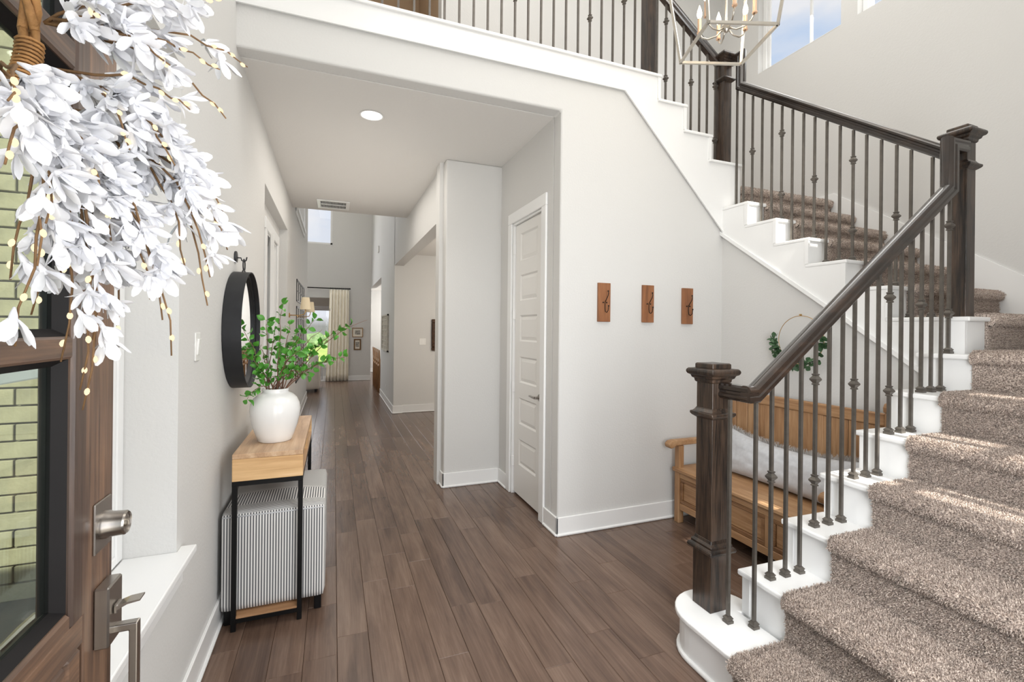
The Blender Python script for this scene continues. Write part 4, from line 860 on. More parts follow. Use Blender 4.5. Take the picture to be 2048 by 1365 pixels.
for v in range(4):
    rr = random.Random(80+v); q = MB(); L_ = .040; wd = .0135*rr.uniform(1.0, 1.25); rows = 6; vs2 = [(0, 0, -.008), (.0006, 0, -.008)]
    vs2 = []
    for i in range(rows+1):
        t_ = i/rows; wv = max(.0008, wd*math.sin(PI*(t_**.85)*.97+.05)); cv = .006*math.sin(PI*t_)*rr.uniform(.5, 1)+.004*t_
        for j in (-1, -.5, 0, .5, 1): vs2.append((wv*j, cv-abs(j)*wv*.0+.25*abs(j)*wv, t_*L_))
    q.add(vs2, [(i*5+j, i*5+j+1, (i+1)*5+j+1, (i+1)*5+j) for i in range(rows) for j in range(4)]); q.add([(-.0006, 0, -.008), (.0006, 0, -.008), (.0006, 0, .002), (-.0006, 0, .002)], [(0, 1, 2, 3)])
    lf_me.append(q.mesh('leaf', None, True, 'leaf', fix=False))
rb = random.Random(5)
btips = [(-.462, 2.80, 1.500), (-.455, 2.78, 1.365), (-.430, 2.8, 1.384), (-.417, 2.75, 1.115), (-.368, 2.8, 1.263), (-.272, 2.9, 1.625), (-.359, 2.9, 1.533), (-.313, 2.9, 1.477), (-.236, 2.95, 1.506), (-.187, 3.0, 1.478), (.06, 2.85, 1.50), (.184, 2.85, 1.541), (.066, 2.8, 1.325), (-.032, 2.8, 1.298), (-.073, 2.85, 1.394), (-.134, 2.8, 1.23), (-.167, 2.7, 1.374), (-.106, 3.0, 1.538), (-.268, 2.75, 1.399), (-.062, 2.9, 1.479), (-.375, 2.85, 1.395), (-.236, 2.8, 1.369), (-.313, 2.75, 1.22), (-.169, 2.75, 1.25)]
nl = 0
for bi, tp in enumerate(btips):
    a0_ = rb.uniform(0, 6.28); root = Vector((vc[0]+.03*math.cos(a0_), vc[1]+.03*math.sin(a0_), zt+.20)); mid = Vector((vc[0]+.04*math.cos(a0_)*.8+(tp[0]-vc[0])*.12, vc[1]+(tp[1]-vc[1])*.2, zt+.285))
    tp = Vector(tp); ln = (tp-mid).length; up_ = ln*(.20 if tp.z > 1.25 else .48); pts = [root, mid]+[mid.lerp(tp, t_)+Vector((rb.uniform(-.006, .006), rb.uniform(-.006, .006), up_*math.sin(PI*t_)*.6)) for t_ in [k/9 for k in range(1, 10)]]
    MB().tube(pts, [.0034-.0024*k/(len(pts)-1) for k in range(len(pts))], 6).build('branch', 'stem', pb, smooth=True)
    start = 3 if bi not in (10, 11, 12) else 4; endk = len(pts)-1 if bi != 11 else 8
    for k in range(start, endk+1):
        for side in range(2):
            d = (pts[min(k+1, len(pts)-1)]-pts[k-1]).normalized(); off = Vector((rb.uniform(-1, 1), rb.uniform(-1, 1), rb.uniform(-.5, 1))); off = (off-d*off.dot(d)).normalized()
            if nl < 300 and pts[k].x > XL+.02: inst(lf_me[rb.randrange(4)], 'leaf', pb, place_dir(pts[k]+off*.006, d*.5+off, rb.uniform(0, 6.28), rb.uniform(.8, 1.2))); nl += 1
print('leaves', nl)
# ================================================================== ROUND MIRROR
mc = (3.03, 1.475); mr_ = .330
mi = thing('round_mirror', (XL+.004, mc[0], mc[1]), 'round wall mirror in a deep blackened metal band above the console table', 'mirror')
seg = 72
def ring(prof):
    vs = []; m_ = len(prof); q = MB()
    for k in range(seg):
        a = 2*PI*k/seg
        for r_, x_ in prof: vs.append((XL+x_, mc[0]+r_*math.cos(a), mc[1]+r_*math.sin(a)))
    q.add(vs, [(k*m_+j, ((k+1) % seg)*m_+j, ((k+1) % seg)*m_+(j+1) % m_, k*m_+(j+1) % m_) for k in range(seg) for j in range(m_)]); return q
ring([(mr_, .004), (mr_, .088), (mr_-.005, .088), (mr_-.005, .066), (mr_-.020, .062), (mr_-.020, .004)]).build('frame', 'blackframe', mi, auto=True)
MB().lathe([(mr_-.019, 0), (mr_-.019, .004)], (XL+.056, mc[0], mc[1]), seg, axis=0).build('mirror_glass', 'mirror', mi, auto=True)
q = MB().tube([(XL+.046, mc[0]+.030*math.cos(a), mc[1]+mr_+.040+.034*math.sin(a)) for a in [2*PI*k/24 for k in range(25)]], .0035, 8)
q.tube([(XL+.046, mc[0]-.05, mc[1]+mr_-.004), (XL+.046, mc[0]-.03, mc[1]+mr_+.008), (XL+.046, mc[0]+.03, mc[1]+mr_+.008), (XL+.046, mc[0]+.05, mc[1]+mr_-.004)], .0035, 8); q.build('hanging_ring', 'blackframe', mi, auto=True)
hk = thing('mirror_hook', (XL, mc[0], mc[1]+mr_+.085), 'dark iron wall hook from which the round mirror hangs', 'hook')
MB().lathe([(.032, 0), (.034, .004), (.032, .010), (.012, .012)], (XL, mc[0], mc[1]+mr_+.085), 24, axis=0).build('wall_plate', 'blackframe', hk, auto=True)
zz = mc[1]+mr_+.085; MB().tube([(XL+.01, mc[0], zz-.004), (XL+.030, mc[0], zz-.004), (XL+.034, mc[0], zz-.018), (XL+.046, mc[0], zz-.024), (XL+.056, mc[0], zz-.018), (XL+.060, mc[0], zz+.002)], .0035, 8).build('arm', 'blackframe', hk, auto=True)
# light switch on the left wall
ls = thing('light_switch', (XL, 2.257, 1.41), 'white rocker light switch on the left wall between window and mirror', 'switch')
B(XL, XL+.006, 2.222, 2.292, 1.352, 1.468, c=.002).build('plate', 'plate', ls)
MB(T((XL+.006, 2.257, 1.41)) @ Matrix.Rotation(math.radians(5), 4, 'Y') @ T((-XL-.006, -2.257, -1.41))).box(XL+.004, XL+.012, 2.240, 2.274, 1.377, 1.443, .001).build('rocker', 'plate', ls)
# ================================================================== WOODEN HOOK BOARDS
hl = ['reclaimed wood board with double iron hook, nearest to the closet corner', 'reclaimed wood board with double iron hook, middle one of the three', 'reclaimed wood board with double iron hook, nearest to the staircase']
h0 = thing('coat_hook', (1.885, YP, 1.70), hl[0], 'coat hook', 'coat hooks on the stair wall'); x, y, z = 1.885, YP, 1.70
B(x-.053, x+.053, y-.018, y-.0005, z-.145, z+.145, c=.0015).build('board', 'hookwood', h0)
MB().tube([(x+.004, y-.020, z+.0), (x+.004, y-.030, z+.012), (x+.006, y-.055, z+.045), (x+.006, y-.062, z+.066), (x+.006, y-.058, z+.078)], .0028, 8).tube([(x+.004, y-.020, z), (x+.004, y-.020, z-.045), (x+.004, y-.026, z-.068), (x+.004, y-.045, z-.076), (x+.004, y-.062, z-.062), (x+.004, y-.068, z-.032)], .0028, 8).build('iron_hook', 'black', h0, smooth=True)
q = MB(); 
for dx, dz, dy in ((-.012, -.001, -.020), (.018, -.001, -.020), (.006, .082, -.058), (.004, -.028, -.068)):
    bm = bmesh.new(); bmesh.ops.create_uvsphere(bm, u_segments=10, v_segments=7, radius=.0058); bm.verts.index_update(); q.add([v.co+Vector((x+dx, y+dy, z+dz)) for v in bm.verts], [tuple(v.index for v in f.verts) for f in bm.faces]); bm.free()
q.build('knob', 'black', h0, smooth=True)
for i, (xx, zz) in enumerate(((2.282, 1.70), (2.668, 1.692))): dup(h0, (xx, YP, zz), hl[i+1])
# ================================================================== STORAGE BENCH
be = thing('storage_bench', (2.76, 2.28, 0), 'honey oak storage bench with panelled back and arms under the staircase', 'bench')
xF, xB, yN, yS = 2.505, 3.0, 2.93, 1.66
def bp_(name, *a, m='oak', c=.004): return B(*a, c=c).build(name, m, be)
for y in (yN-.05, yS): bp_('leg', xF, xF+.05, y, y+.05, 0, .60, m='oakz'); bp_('back_post', xB-.05, xB-.005, y, y+.05, 0, 1.035, m='oakz')
bp_('seat', xF-.018, xB-.052, yS-.012, yN+.012, .395, .428, c=.008)
bp_('bottom_rail', xF+.006, xF+.030, yS+.05, yN-.05, .105, .155); bp_('top_rail', xF+.006, xF+.030, yS+.05, yN-.05, .350, .394)
n_p = 3; w_ = (yN-yS-.1)/n_p
for k in range(n_p):
    a = yS+.05+k*w_
    if k: bp_('stile', xF+.007, xF+.030, a-.022, a+.022, .155, .350, m='oakz')
    aa, bb_ = a+(.022 if k else 0), a+w_-(.022 if k < n_p-1 else 0)
    bp_('panel', xF+.022, xF+.030, aa+.028, bb_-.028, .183, .322)
    q = MB()
    for (y0_, y1_, z0_, z1_) in ((aa, bb_, .155, .183), (aa, bb_, .322, .350), (aa, aa+.028, .183, .322), (bb_-.028, bb_, .183, .322)): q.box(xF+.011, xF+.030, y0_, y1_, z0_, z1_, .004)
    q.build('panel_molding', 'oakdark', be)
for y in (yN-.045, yS+.02): bp_('side_panel', xF+.05, xB-.05, y, y+.025, .105, .394)
bp_('chest_floor', xF+.03, xB-.05, yS+.05, yN-.05, .11, .125)
for y in (yN-.055, yS-.004): 
    q = MB(); q.prism([(xB-.05, .605), (xB-.05, .645), (xF-.04, .645), (xF-.075, .640), (xF-.098, .622), (xF-.095, .596), (xF-.075, .583), (xF-.052, .586), (xF-.03, .602)], 1, y, y+.058)
    q.build('arm', 'oak', be, bevel=.008, seg=2)
# back: frame with vertical boards
bp_('back_top_rail', xB-.042, xB-.008, yS+.05, yN-.05, .955, 1.028, c=.006); bp_('back_bottom_rail', xB-.040, xB-.010, yS+.05, yN-.05, .43, .50)
nb = 11; wb_ = (yN-yS-.10)/nb
for k in range(nb):
    a = yS+.05+k*wb_; B(xB-.032, xB-.014, a+.0016, a+wb_-.0016, .50, .955, c=.005).build('back_board', 'oakz', be)
for a in (yS+.05+wb_*3.66, yS+.05+wb_*7.33): bp_('back_stile', xB-.038, xB-.012, a-.024, a+.024, .50, .955, m='oakz', c=.004)
for y in (yN-.055, yS-.005): MB().prism([(xB-.055, 1.035), (xB-.002, 1.035), (xB-.002, 1.075), (xB-.02, 1.092), (xB-.045, 1.088), (xB-.058, 1.065)], 1, y, y+.06).build('post_cap', 'oak', be, bevel=.006)
# long pillow with frayed edge
pw = thing('lumbar_pillow', (2.86, 2.26, .428), 'long light grey linen pillow with frayed edges leaning on the bench back', 'pillow')
Tp = T((2.80, 2.26, .435)) @ Matrix.Rotation(math.radians(20), 4, 'Y')
bm = bmesh.new(); bmesh.ops.create_grid(bm, x_segments=40, y_segments=18, size=1); top_ = []
q = MB(Tp); Ly, Lz, Th = .52, .155, .085
def pil(u, v, s_):
    e_ = (max(0, 1-abs(u)**3.2))**.5*(max(0, 1-abs(v)**2.6))**.5; sag = -.03*(1-u*u)*max(0, v); wr_ = noise.noise(Vector((u*5, v*4, s_)))*.010
    yv = u*Ly*(1-.05*(1-v*v)); zv = Lz+v*Lz*(1-.06*(1-u*u))+sag+.018*abs(u)**3*(1 if v > 0 else -.2)
    return (s_*(Th*e_+wr_*e_), yv, zv)
for s_ in (-1, 1):
    nx_, nv_ = 40, 18; vs = [pil(-1+2*i/nx_, -1+2*j/nv_, s_) for i in range(nx_+1) for j in range(nv_+1)]
    q.add(vs, [(i*(nv_+1)+j, (i+1)*(nv_+1)+j, (i+1)*(nv_+1)+j+1, i*(nv_+1)+j+1) for i in range(nx_) for j in range(nv_)])
bm.free(); q.build('cover', 'linen', pw, smooth=True)
q = MB(Tp); rf = random.Random(9)
for k in range(1500):
    if rf.random() < .7: u = rf.uniform(-1, 1); p = Vector(pil(u, 1, 1)); d = Vector((rf.uniform(-.9, .9), rf.uniform(-.6, .6), 1))
    else: u = rf.choice((-1, 1)); p = Vector(pil(u, rf.uniform(-1, 1), 1)); d = Vector((rf.uniform(-.8, .8), u*1.2, rf.uniform(-.5, .7)))
    L_ = rf.uniform(.018, .042); d = d.normalized()*L_; s_ = Vector((rf.uniform(-1, 1), rf.uniform(-1, 1), rf.uniform(-1, 1))).normalized()*.0028; p.x += rf.uniform(-.006, .006)
    q.add([p-s_, p+s_, p+d+s_*.4, p+d-s_*.4], [(0, 1, 2, 3)])
tag(q.build('fringe', 'fringe', pw, fix=False), kind='stuff')
# ================================================================== BRASS HOOP WREATH on the wall under the second flight
hw = thing('hoop_wreath', (3.03, 2.28, 1.44), 'thin brass hoop wreath with eucalyptus leaves hanging above the bench', 'wreath')
hc = Vector((3.028, 2.285, 1.438)); hr = .168
MB().tube([hc+Vector((0, hr*math.cos(a), hr*math.sin(a))) for a in [2*PI*k/60 for k in range(61)]], .0022, 6, cap=False).build('hoop', 'brass', hw, smooth=True)
MB().box(3.018, 3.036, hc.y-.004, hc.y+.004, hc.z+hr+.002, hc.z+hr+.012).build('nail', 'brass', hw)
rl = random.Random(14); l2 = []
for v in range(3):
    q = MB(); vs2 = []; rows = 5; wd = .017
    for i in range(rows+1):
        t_ = i/rows; wv = max(.001, wd*math.sin(PI*t_*.94+.09))
        for j in (-1, 0, 1): vs2.append((wv*j, .005*math.sin(PI*t_)*(v-.6)+.2*abs(j)*wv, t_*.038))
    q.add(vs2, [(i*3+j, i*3+j+1, (i+1)*3+j+1, (i+1)*3+j) for i in range(rows) for j in range(2)]); l2.append(q.mesh('leaf', None, True, 'leaf2', fix=False))
stp = [hc+Vector((-.012, hr*math.cos(a)*1.02, hr*math.sin(a)*1.02)) for a in [PI*1.0+.0+PI*1.03*k/16-.25 for k in range(17)]]
MB().tube(stp, .0018, 5).build('sprig', 'leaf2', hw, smooth=True)
for k in range(112):
    a = PI-.22+rl.random()*(PI*1.02+.30); rr_ = hr+rl.uniform(-.012, .03); p = hc+Vector((-.014-rl.random()*.02, rr_*math.cos(a), rr_*math.sin(a)))
    tang = Vector((0, -math.sin(a), math.cos(a)))*(1 if a > 4.7 else -1); d = tang*.5+Vector((rl.uniform(-1, .1), rl.uniform(-1, 1), rl.uniform(-1, 1)))
    inst(l2[rl.randrange(3)], 'leaf', hw, place_dir(p, d, rl.uniform(0, 6.28), rl.uniform(.85, 1.4)))
# ================================================================== LANTERN CHANDELIER
ch = thing('lantern_chandelier', (1.905, 1.87, 3.0), 'open brushed nickel lantern chandelier with lit candle bulbs hanging over the foyer', 'chandelier')
cc = Vector((1.905, 1.870, 3.0)); cA = math.atan2(1.984-2.094, 2.123-1.811); hb, ht, hh = .172, .245, .62
def cpt(sx, sy, h_, half): return cc+Vector((math.cos(cA)*sx*half-math.sin(cA)*sy*half, math.sin(cA)*sx*half+math.cos(cA)*sy*half, h_))
def bar(q, a, b_, w2=.0065):
    d = (b_-a).normalized(); s_ = d.cross(Vector((0, 0, 1))); s_ = s_.normalized() if s_.length > .1 else Vector((math.cos(cA), math.sin(cA), 0)); u_ = s_.cross(d).normalized()
    vs = [p+s_*(i*w2)+u_*(j*w2) for p in (a-d*w2, b_+d*w2) for i, j in ((-1, -1), (1, -1), (1, 1), (-1, 1))]; q.add(vs, [(0, 1, 2, 3), (4, 5, 6, 7)]+[(i, (i+1) % 4, (i+1) % 4+4, i+4) for i in range(4)])
cs = [(-1, 1), (1, 1), (1, -1), (-1, -1)]
for nm, h_, hf in (('bottom_frame', 0, hb), ('top_frame', hh, ht)):
    q = MB()
    for i in range(4): bar(q, cpt(*cs[i], h_, hf), cpt(*cs[(i+1) % 4], h_, hf))
    q.build(nm, 'nickel2', ch)
for i in range(4): q = MB(); bar(q, cpt(*cs[i], 0, hb), cpt(*cs[i], hh, ht)); q.build('upright', 'nickel2', ch)
for i in range(4): q = MB(); bar(q, cpt(*cs[i], hh, ht), cc+Vector((0, 0, hh+.26)), .005); q.build('top_arm', 'nickel2', ch)
hub = cc+Vector((-.01, -.01, .075))
q = MB().lathe([(.004, -.022), (.012, -.016), (.020, -.004), (.022, .012), (.016, .022), (.008, .03)], tuple(hub), 16); q.tube([hub, cc+Vector((0, 0, hh+.26))], .006, 8); q.build('hub_stem', 'nickel2', ch, auto=True)
for k in range(6):
    a = cA+k*PI/3+.35; d = Vector((math.cos(a), math.sin(a), 0)); R_ = .135
    pts = [hub+d*.015, hub+d*.05+Vector((0, 0, -.022)), hub+d*.09+Vector((0, 0, -.022)), hub+d*.12+Vector((0, 0, -.002)), hub+d*R_+Vector((0, 0, .028))]
    MB().tube(pts, .0042, 8).build('arm', 'nickel2', ch, smooth=True)
    c_ = hub+d*R_; cd = MB().lathe([(.012, .026), (.013, .032), (.0095, .034), (.0095, .105), (.006, .106)], tuple(c_), 14).build('candle_sleeve', 'candle', ch, auto=True)
    MB().lathe([(.005, .106), (.011, .118), (.0135, .131), (.0105, .149), (.005, .166), (.0015, .178)], tuple(c_), 12).build('candle_bulb', 'flame', cd, smooth=True)
q = MB()
for k in range(66):
    z = hh+.27+k*.035; 
    if 3+z > ZT: break
    c_ = cc+Vector((0, 0, z)); u_ = Vector((1, 0, 0)) if k % 2 else Vector((0, 1, 0)); q.tube([c_+u_*(.009*math.cos(a))+Vector((0, 0, .022*math.sin(a))) for a in [2*PI*j/10 for j in range(11)]], .0028, 5)
q.build('chain', 'nickel2', ch, smooth=True)
l = bpy.data.lights.new('chandelier_glow', 'POINT'); l.energy = 7; l.color = (1, .84, .62); l.shadow_soft_size = .15; lo = bpy.data.objects.new('chandelier_glow', l); COL.objects.link(lo); lo.location = (1.9, 1.86, 3.42)
# ================================================================== HALL CEILING: downlight and air vent
dn = thing('downlight', (.247, 3.60, ZC), 'lit round recessed downlight in the hall ceiling', 'ceiling light')
MB().lathe([(.083, -.002), (.086, -.006), (.076, -.007), (.072, -.002)], (.247, 3.60, ZC), 40).build('trim_ring', 'trim', dn, auto=True)
MB().lathe([(.0, -.004), (.072, -.004), (.072, -.003), (.0, -.003)], (.247, 3.60, ZC), 40).build('lens', 'canlight', dn)
l = bpy.data.lights.new('downlight_beam', 'SPOT'); l.energy = 30; l.spot_size = 2.2; l.spot_blend = .9; l.color = (1, .93, .82); l.shadow_soft_size = .07; lo = bpy.data.objects.new('downlight_beam', l); COL.objects.link(lo); lo.location = (.247, 3.60, ZC-.03)
av = thing('air_vent', (-.02, 6.42, ZC), 'white slotted air vent in the hall ceiling near the great room', 'vent')
q = MB().box(-.215, .175, 6.215, 6.262, ZC-.012, ZC-.001, .003).box(-.215, .175, 6.598, 6.645, ZC-.012, ZC-.001, .003).box(-.215, -.175, 6.262, 6.598, ZC-.012, ZC-.001, .003).box(.135, .175, 6.262, 6.598, ZC-.012, ZC-.001, .003).box(-.175, .135, 6.420, 6.438, ZC-.011, ZC-.002).build('frame', 'trim', av)
B(-.175, .135, 6.262, 6.598, ZC-.002, ZC-.001).build('backing', 'ventdark', av)
for k in range(20):
    x = -.172+k*.0158; q = MB(); q.add([(x, 6.262, ZC-.010), (x+.0065, 6.262, ZC-.003), (x+.0065, 6.598, ZC-.003), (x, 6.598, ZC-.010), (x+.0012, 6.262, ZC-.011), (x+.0077, 6.262, ZC-.004), (x+.0077, 6.598, ZC-.004), (x+.0012, 6.598, ZC-.011)], [(0, 1, 2, 3), (4, 7, 6, 5), (0, 4, 5, 1), (2, 6, 7, 3), (0, 3, 7, 4), (1, 5, 6, 2)]); q.build('louvre', 'trim', av)
# ================================================================== BLACK WALL GRILLES and sconces on the left wall
gl_ = ['black metal wall grille, top one of the stacked three', 'black metal wall grille, middle one of the three beside the sconce', 'black metal wall grille, bottom one, partly behind the plant']
for gi, (z0_, z1_) in enumerate(((1.87, 2.205), (1.44, 1.80), (.64, 1.405))):
    g = thing('wall_grille', (XL, 8.5, z0_), gl_[gi], 'wall decor', 'black grilles on the left wall'); y0_, y1_ = 7.62, 9.42
    MB().box(XL, XL+.01, y0_, y0_+.05, z0_, z1_).box(XL, XL+.01, y1_-.05, y1_, z0_, z1_).box(XL, XL+.01, y0_, y1_, z0_, z0_+.025).box(XL, XL+.01, y0_, y1_, z1_-.025, z1_).build('frame', 'black', g)
    for k in range(1, 4): yy = y0_+(y1_-y0_)*k/4; B(XL+.001, XL+.009, yy-.05, yy+.05, z0_+.025, z1_-.025).build('bar', 'black', g)
    B(XL+.001, XL+.008, y0_+.05, y1_-.05, (z0_+z1_)/2-.006, (z0_+z1_)/2+.006).build('cross_bar', 'black', g)
def sconce(y, z, label):
    t = thing('wall_sconce', (XL, y, z), label, 'wall lamp', 'shaded sconces on the left wall')
    MB().lathe([(.030, 0), (.030, .010), (.018, .014)], (XL, y, z), 20, axis=0).build('wall_plate', 'brass', t, auto=True)
    MB().tube([(XL+.01, y, z), (XL+.12, y, z+.0), (XL+.175, y, z+.012), (XL+.19, y, z+.05), (XL+.19, y, z+.11)], .006, 8).build('arm', 'brass', t, smooth=True)
    q = MB(); sg = 28; a_, b_, h_ = .064, .046, .155; z1 = z+.075
    pr = [(a_, 0), (b_, h_), (b_-.002, h_), (a_-.002, 0)]
    vs = [(XL+.19+r_*math.cos(2*PI*k/sg), y+r_*math.sin(2*PI*k/sg), z1+hh_) for r_, hh_ in pr for k in range(sg)]; q.add(vs, [(i*sg+k, i*sg+(k+1) % sg, ((i+1) % 4)*sg+(k+1) % sg, ((i+1) % 4)*sg+k) for i in range(4) for k in range(sg)]); q.build('lamp_shade', 'lampshade', t, auto=True)
sconce(6.45, 1.635, 'brass wall sconce with cream shade, nearer of the two'); sconce(7.75, 1.64, 'brass wall sconce with cream shade, farther one against the far window')
# ================================================================== GREAT ROOM: curtain, rod, shade, pictures, sofa
cr = thing('curtain_rod', (-.9, YF-.09, 2.53), 'thin black curtain rod above the far window', 'curtain rod')
MB().tube([(-2.3, YF-.09, 2.535), (.39, YF-.09, 2.535)], .014, 10).lathe([(.014, 0), (.022, .006), (.022, .02), (.008, .03)], (.39, YF-.09, 2.535), 12, axis=0).build('rod', 'black', cr, auto=True)
for x in (.36, -2.2): MB().box(x-.008, x+.008, YF-.09, YF, 2.528, 2.542).build('bracket', 'black', cr)
ct_ = thing('curtain', (.12, YF-.10, 0), 'floor length cream pleated curtain at the right of the far window', 'curtain')
q = MB(); n_ = 96; rows = 14; vs = []
for j in range(rows+1):
    t_ = j/rows; z = .012+(2.50-.012)*t_; x0_, x1_ = -.14-.06*(1-t_)**2+.02*t_, .375+.0*t_
    for i in range(n_+1):
        s_ = i/n_; ph = 2*PI*6.5*s_+.5*math.sin(3*s_+t_*1.2); vs.append((x0_+(x1_-x0_)*s_+.006*math.sin(ph*.5), YF-.095+.038*math.sin(ph)*(.75+.35*(1-t_)), z))
q.add(vs, [(j*(n_+1)+i, j*(n_+1)+i+1, (j+1)*(n_+1)+i+1, (j+1)*(n_+1)+i) for j in range(rows) for i in range(n_)]); o = q.build('panel', 'curtain', ct_, smooth=True)
md = o.modifiers.new('thick', 'SOLIDIFY'); md.thickness = .004
q = MB()
for k in range(9): q.lathe([(.018, -.006), (.020, 0), (.018, .006)], (-.09+k*.055, YF-.09, 2.535), 10, axis=0)
q.build('heading_rings', 'black', ct_)
rs = thing('roman_shade', (-1.03, YF-.03, 1.93), 'grey folded roman shade at the top of the far window', 'blind')
q = MB(); q.box(-1.99, -.07, YF-.045, YF-.03, 2.06, 2.27)
for k, z in enumerate((1.925, 1.96, 1.995, 2.03)): q.box(-1.99, -.07, YF-.055-.008*(3-k), YF-.03, z, z+.032, .005)
q.build('folds', 'shadecloth', rs)
def picture(name, label, x0_, x1_, z0_, z1_, fm, b_):
    t = thing(name, ((x0_+x1_)/2, YF, z0_), label, 'picture'); q = MB()
    q.box(x0_, x1_, YF-.025, YF-.001, z0_, z0_+b_, .003).box(x0_, x1_, YF-.025, YF-.001, z1_-b_, z1_, .003).box(x0_, x0_+b_, YF-.025, YF-.001, z0_+b_, z1_-b_, .003).box(x1_-b_, x1_, YF-.025, YF-.001, z0_+b_, z1_-b_, .003).build('frame', fm, t)
    B(x0_+b_, x1_-b_, YF-.010, YF-.002, z0_+b_, z1_-b_).build('mat', 'mat', t); w_, h_ = x1_-x0_, z1_-z0_; B(x0_+w_*.26, x1_-w_*.26, YF-.012, YF-.0101, z0_+h_*.28, z1_-h_*.27).build('print', 'art', t)
picture('framed_picture', 'small gilt framed print on the far wall, upper one', .475, .76, 1.205, 1.465, 'goldframe', .018); picture('framed_picture', 'small antique brown framed print on the far wall, lower one', .518, .71, .845, 1.155, 'bronzeframe', .035)
sf = thing('sofa', (-1.2, 12.3, 0), 'light grey sofa in the great room seen past the left wall corner', 'sofa')
cushiony(-.52, -.29, 11.40, 12.35, .06, .60, .05, .0, 8).build('arm', 'sofa', sf, smooth=True)
cushiony(-2.3, -.515, 11.42, 12.35, .06, .40, .05, .0, 8).build('base', 'sofa', sf, smooth=True); cushiony(-2.3, -.30, 11.34, 11.55, .06, .66, .06, 0, 8).build('back', 'sofa', sf, smooth=True)
for k in range(2): cushiony(-2.25+k*.87, -1.40+k*.87, 11.60, 12.38, .40, .53, .05, .02, 8).build('seat_cushion', 'sofa', sf, smooth=True)
for x in (-2.2, -.40): B(x, x+.05, 11.46, 11.51, 0, .06).build('foot', 'black', sf); B(x, x+.05, 12.24, 12.29, 0, .06).build('foot', 'black', sf)
sc = thing('sofa_cushion', (-.42, 11.8, .53), 'plump grey cushion on the sofa arm end', 'cushion'); cushiony(-.55, -.34, 11.65, 12.15, .60, .84, .09, .02, 8).build('cover', 'cushion', sc, smooth=True)
th = thing('sofa_throw', (-.285, 12.1, .25), 'pale throw blanket draped over the sofa arm', 'blanket'); q = MB(); pr = [(-.50, .615), (-.40, .625), (-.30, .615), (-.27, .57), (-.262, .40), (-.262, .22)]
q.add([(x, y+.02*math.sin(i*2), z) for y in (11.95, 12.05, 12.15, 12.25) for i, (x, z) in enumerate(pr)], [(j*6+i, j*6+i+1, (j+1)*6+i+1, (j+1)*6+i) for j in range(3) for i in range(5)]); o = q.build('cloth', 'linen', th, smooth=True); md = o.modifiers.new('thick', 'SOLIDIFY'); md.thickness = .012; md.offset = 1
# stools in the kitchen opening
st0 = thing('counter_stool', (1.06, 10.9, 0), 'wooden slat back counter stool, nearest in the kitchen opening', 'stool', 'counter stools in the kitchen opening'); x, y = 1.06, 10.9
for sy in (-.17, .17): MB().tube([(x-.11, y+sy, .98), (x-.095, y+sy, .64), (x-.10, y+sy, .0)], [.014, .018, .015], 8).build('back_leg', 'stool', st0, smooth=True); MB().tube([(x+.20, y+sy, .60), (x+.22, y+sy, 0)], .016, 8).build('leg', 'stool', st0, smooth=True)
cushiony(x-.12, x+.24, y-.19, y+.19, .60, .65, .02, .006, 6).build('seat', 'stool', st0, smooth=True)
for z in (.94, .74): B(x-.118, x-.098, y-.16, y+.16, z-.03, z+.03, c=.004).build('back_rail', 'stool', st0)
for k in range(4): B(x-.112, x-.102, y-.12+k*.08-.012, y-.12+k*.08+.012, .77, .91).build('slat', 'stool', st0)
B(x-.10, x+.21, y-.178, y-.162, .22, .245).build('stretcher', 'stool', st0); B(x-.10, x+.21, y+.162, y+.178, .22, .245).build('stretcher', 'stool', st0)
for i, lb in enumerate(('second from the hall corner', 'third from the hall corner', 'farthest from the hall corner')): dup(st0, (1.06, 11.36+i*.46, 0), 'wooden slat back counter stool, '+lb)
# carved panel on the hall wall, hall outlet and chime
qa = thing('lattice_wall_art', (XH, 9.6, 1.02), 'tall whitewashed square lattice panel on the right hall wall', 'wall decor'); q = MB()
y0_, y1_, z0_, z1_ = 9.03, 10.17, 1.02, 1.745; q.box(XH-.03, XH-.001, y0_, y1_, z0_, z0_+.03).box(XH-.03, XH-.001, y0_, y1_, z1_-.03, z1_).box(XH-.03, XH-.001, y0_, y0_+.05, z0_, z1_).box(XH-.03, XH-.001, y1_-.05, y1_, z0_, z1_).build('frame', 'quilt', qa)
B(XH-.014, XH-.0005, y0_+.05, y1_-.05, z0_+.03, z1_-.03).build('backing', 'mat', qa)
q = MB()
for k in range(1, 6): yy = y0_+(y1_-y0_)*k/6; q.box(XH-.024, XH-.014, yy-.014, yy+.014, z0_+.03, z1_-.03)
for k in range(1, 7): zz = z0_+(z1_-z0_)*k/7; q.box(XH-.023, XH-.0142, y0_+.05, y1_-.05, zz-.007, zz+.007)
q.build('lattice', 'quilt', qa)
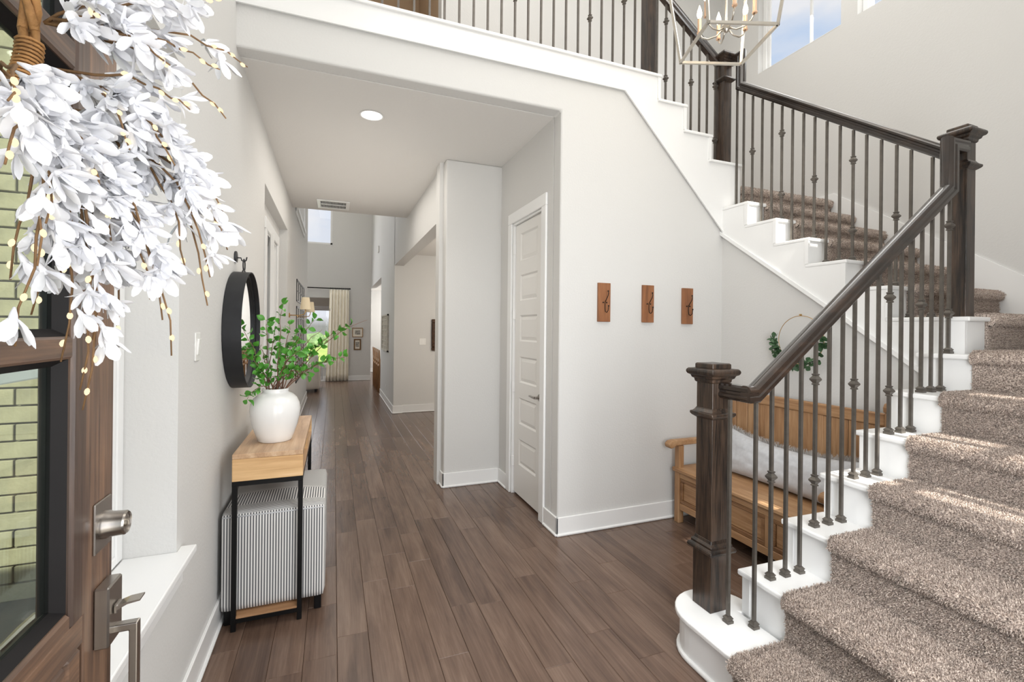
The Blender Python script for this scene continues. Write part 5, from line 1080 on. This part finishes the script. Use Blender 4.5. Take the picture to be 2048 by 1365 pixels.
def wplate(name, label, cat, loc, nrm, w_=.035, h_=.058, kind='rocker'):
    t = thing(name, loc, label, cat); x, y, z = loc
    if nrm[0]: s_ = nrm[0]; q = MB().box(x, x+s_*.006, y-w_, y+w_, z-h_, z+h_, .002); q.build('plate', 'plate', t); pp = [MB().box(x+s_*.0061, x+s_*.009, y-.016, y+.016, z+a, z+b_, .001) for a, b_ in (((-.033, .033),) if kind == 'rocker' else ((-.038, -.010), (.010, .038)))]
    else: s_ = nrm[1]; q = MB().box(x-w_, x+w_, y, y+s_*.006, z-h_, z+h_, .002); q.build('plate', 'plate', t); pp = [MB().box(x-.016, x+.016, y+s_*.0061, y+s_*.009, z+a, z+b_, .001) for a, b_ in (((-.033, .033),) if kind == 'rocker' else ((-.038, -.010), (.010, .038)))]
    for p in pp: p.build('rocker' if kind == 'rocker' else 'socket', 'plate', t)
wplate('light_switch', 'white switch plate on the dining room wall', 'switch', (1.468, 8.24, 1.243), (0, -1), w_=.058)
wplate('wall_outlet', 'white outlet low on the dining room wall', 'outlet', (1.775, 8.24, .34), (0, -1), kind='o'); wplate('wall_outlet', 'white outlet low on the right hall wall', 'outlet', (XH, 9.40, .30), (-1, 0), kind='o')
tag(B(XH-.03, XH-.0005, 11.15, 11.30, 3.235, 3.385, c=.004).build('door_chime', 'plate', loc=(XH, 11.22, 3.235)), 'small white box high on the hall wall', 'wall box')
# carved mirror in the dining room, cut by the column
dm = thing('carved_mirror', (1.78, 8.24, 1.09), 'dark carved framed mirror on the dining room wall cut by the column', 'mirror'); x0_, x1_, z0_, z1_ = 1.628, 2.20, 1.085, 1.645; q = MB(); b_ = .062
q.box(x0_, x1_, 8.205, 8.239, z0_, z0_+b_, .008).box(x0_, x1_, 8.205, 8.239, z1_-b_, z1_, .008).box(x0_, x0_+b_, 8.205, 8.239, z0_+b_, z1_-b_, .008).box(x1_-b_, x1_, 8.205, 8.239, z0_+b_, z1_-b_, .008).build('frame', 'darkframe', dm)
B(x0_+b_, x1_-b_, 8.222, 8.230, z0_+b_, z1_-b_).build('mirror_glass', 'mirror', dm)
for x in (1.735, 1.775): MB().tube([(x, 8.215, z0_+b_), (x, 8.215, 1.34), (x+.012, 8.212, 1.365), (x, 8.215, 1.39), (x, 8.215, z1_-b_)], .005, 6).build('scroll_bar', 'black', dm, smooth=True)
rg = thing('rug', (2.9, 7.2, 0), 'pale patterned rug corner on the dining room floor', 'rug'); q = MB(tilt(1.66, 8.0, math.radians(2))).box(1.655, 3.6, 5.6, 8.06, .0005, .012, .003); q.build('rug_body', 'rug', rg)
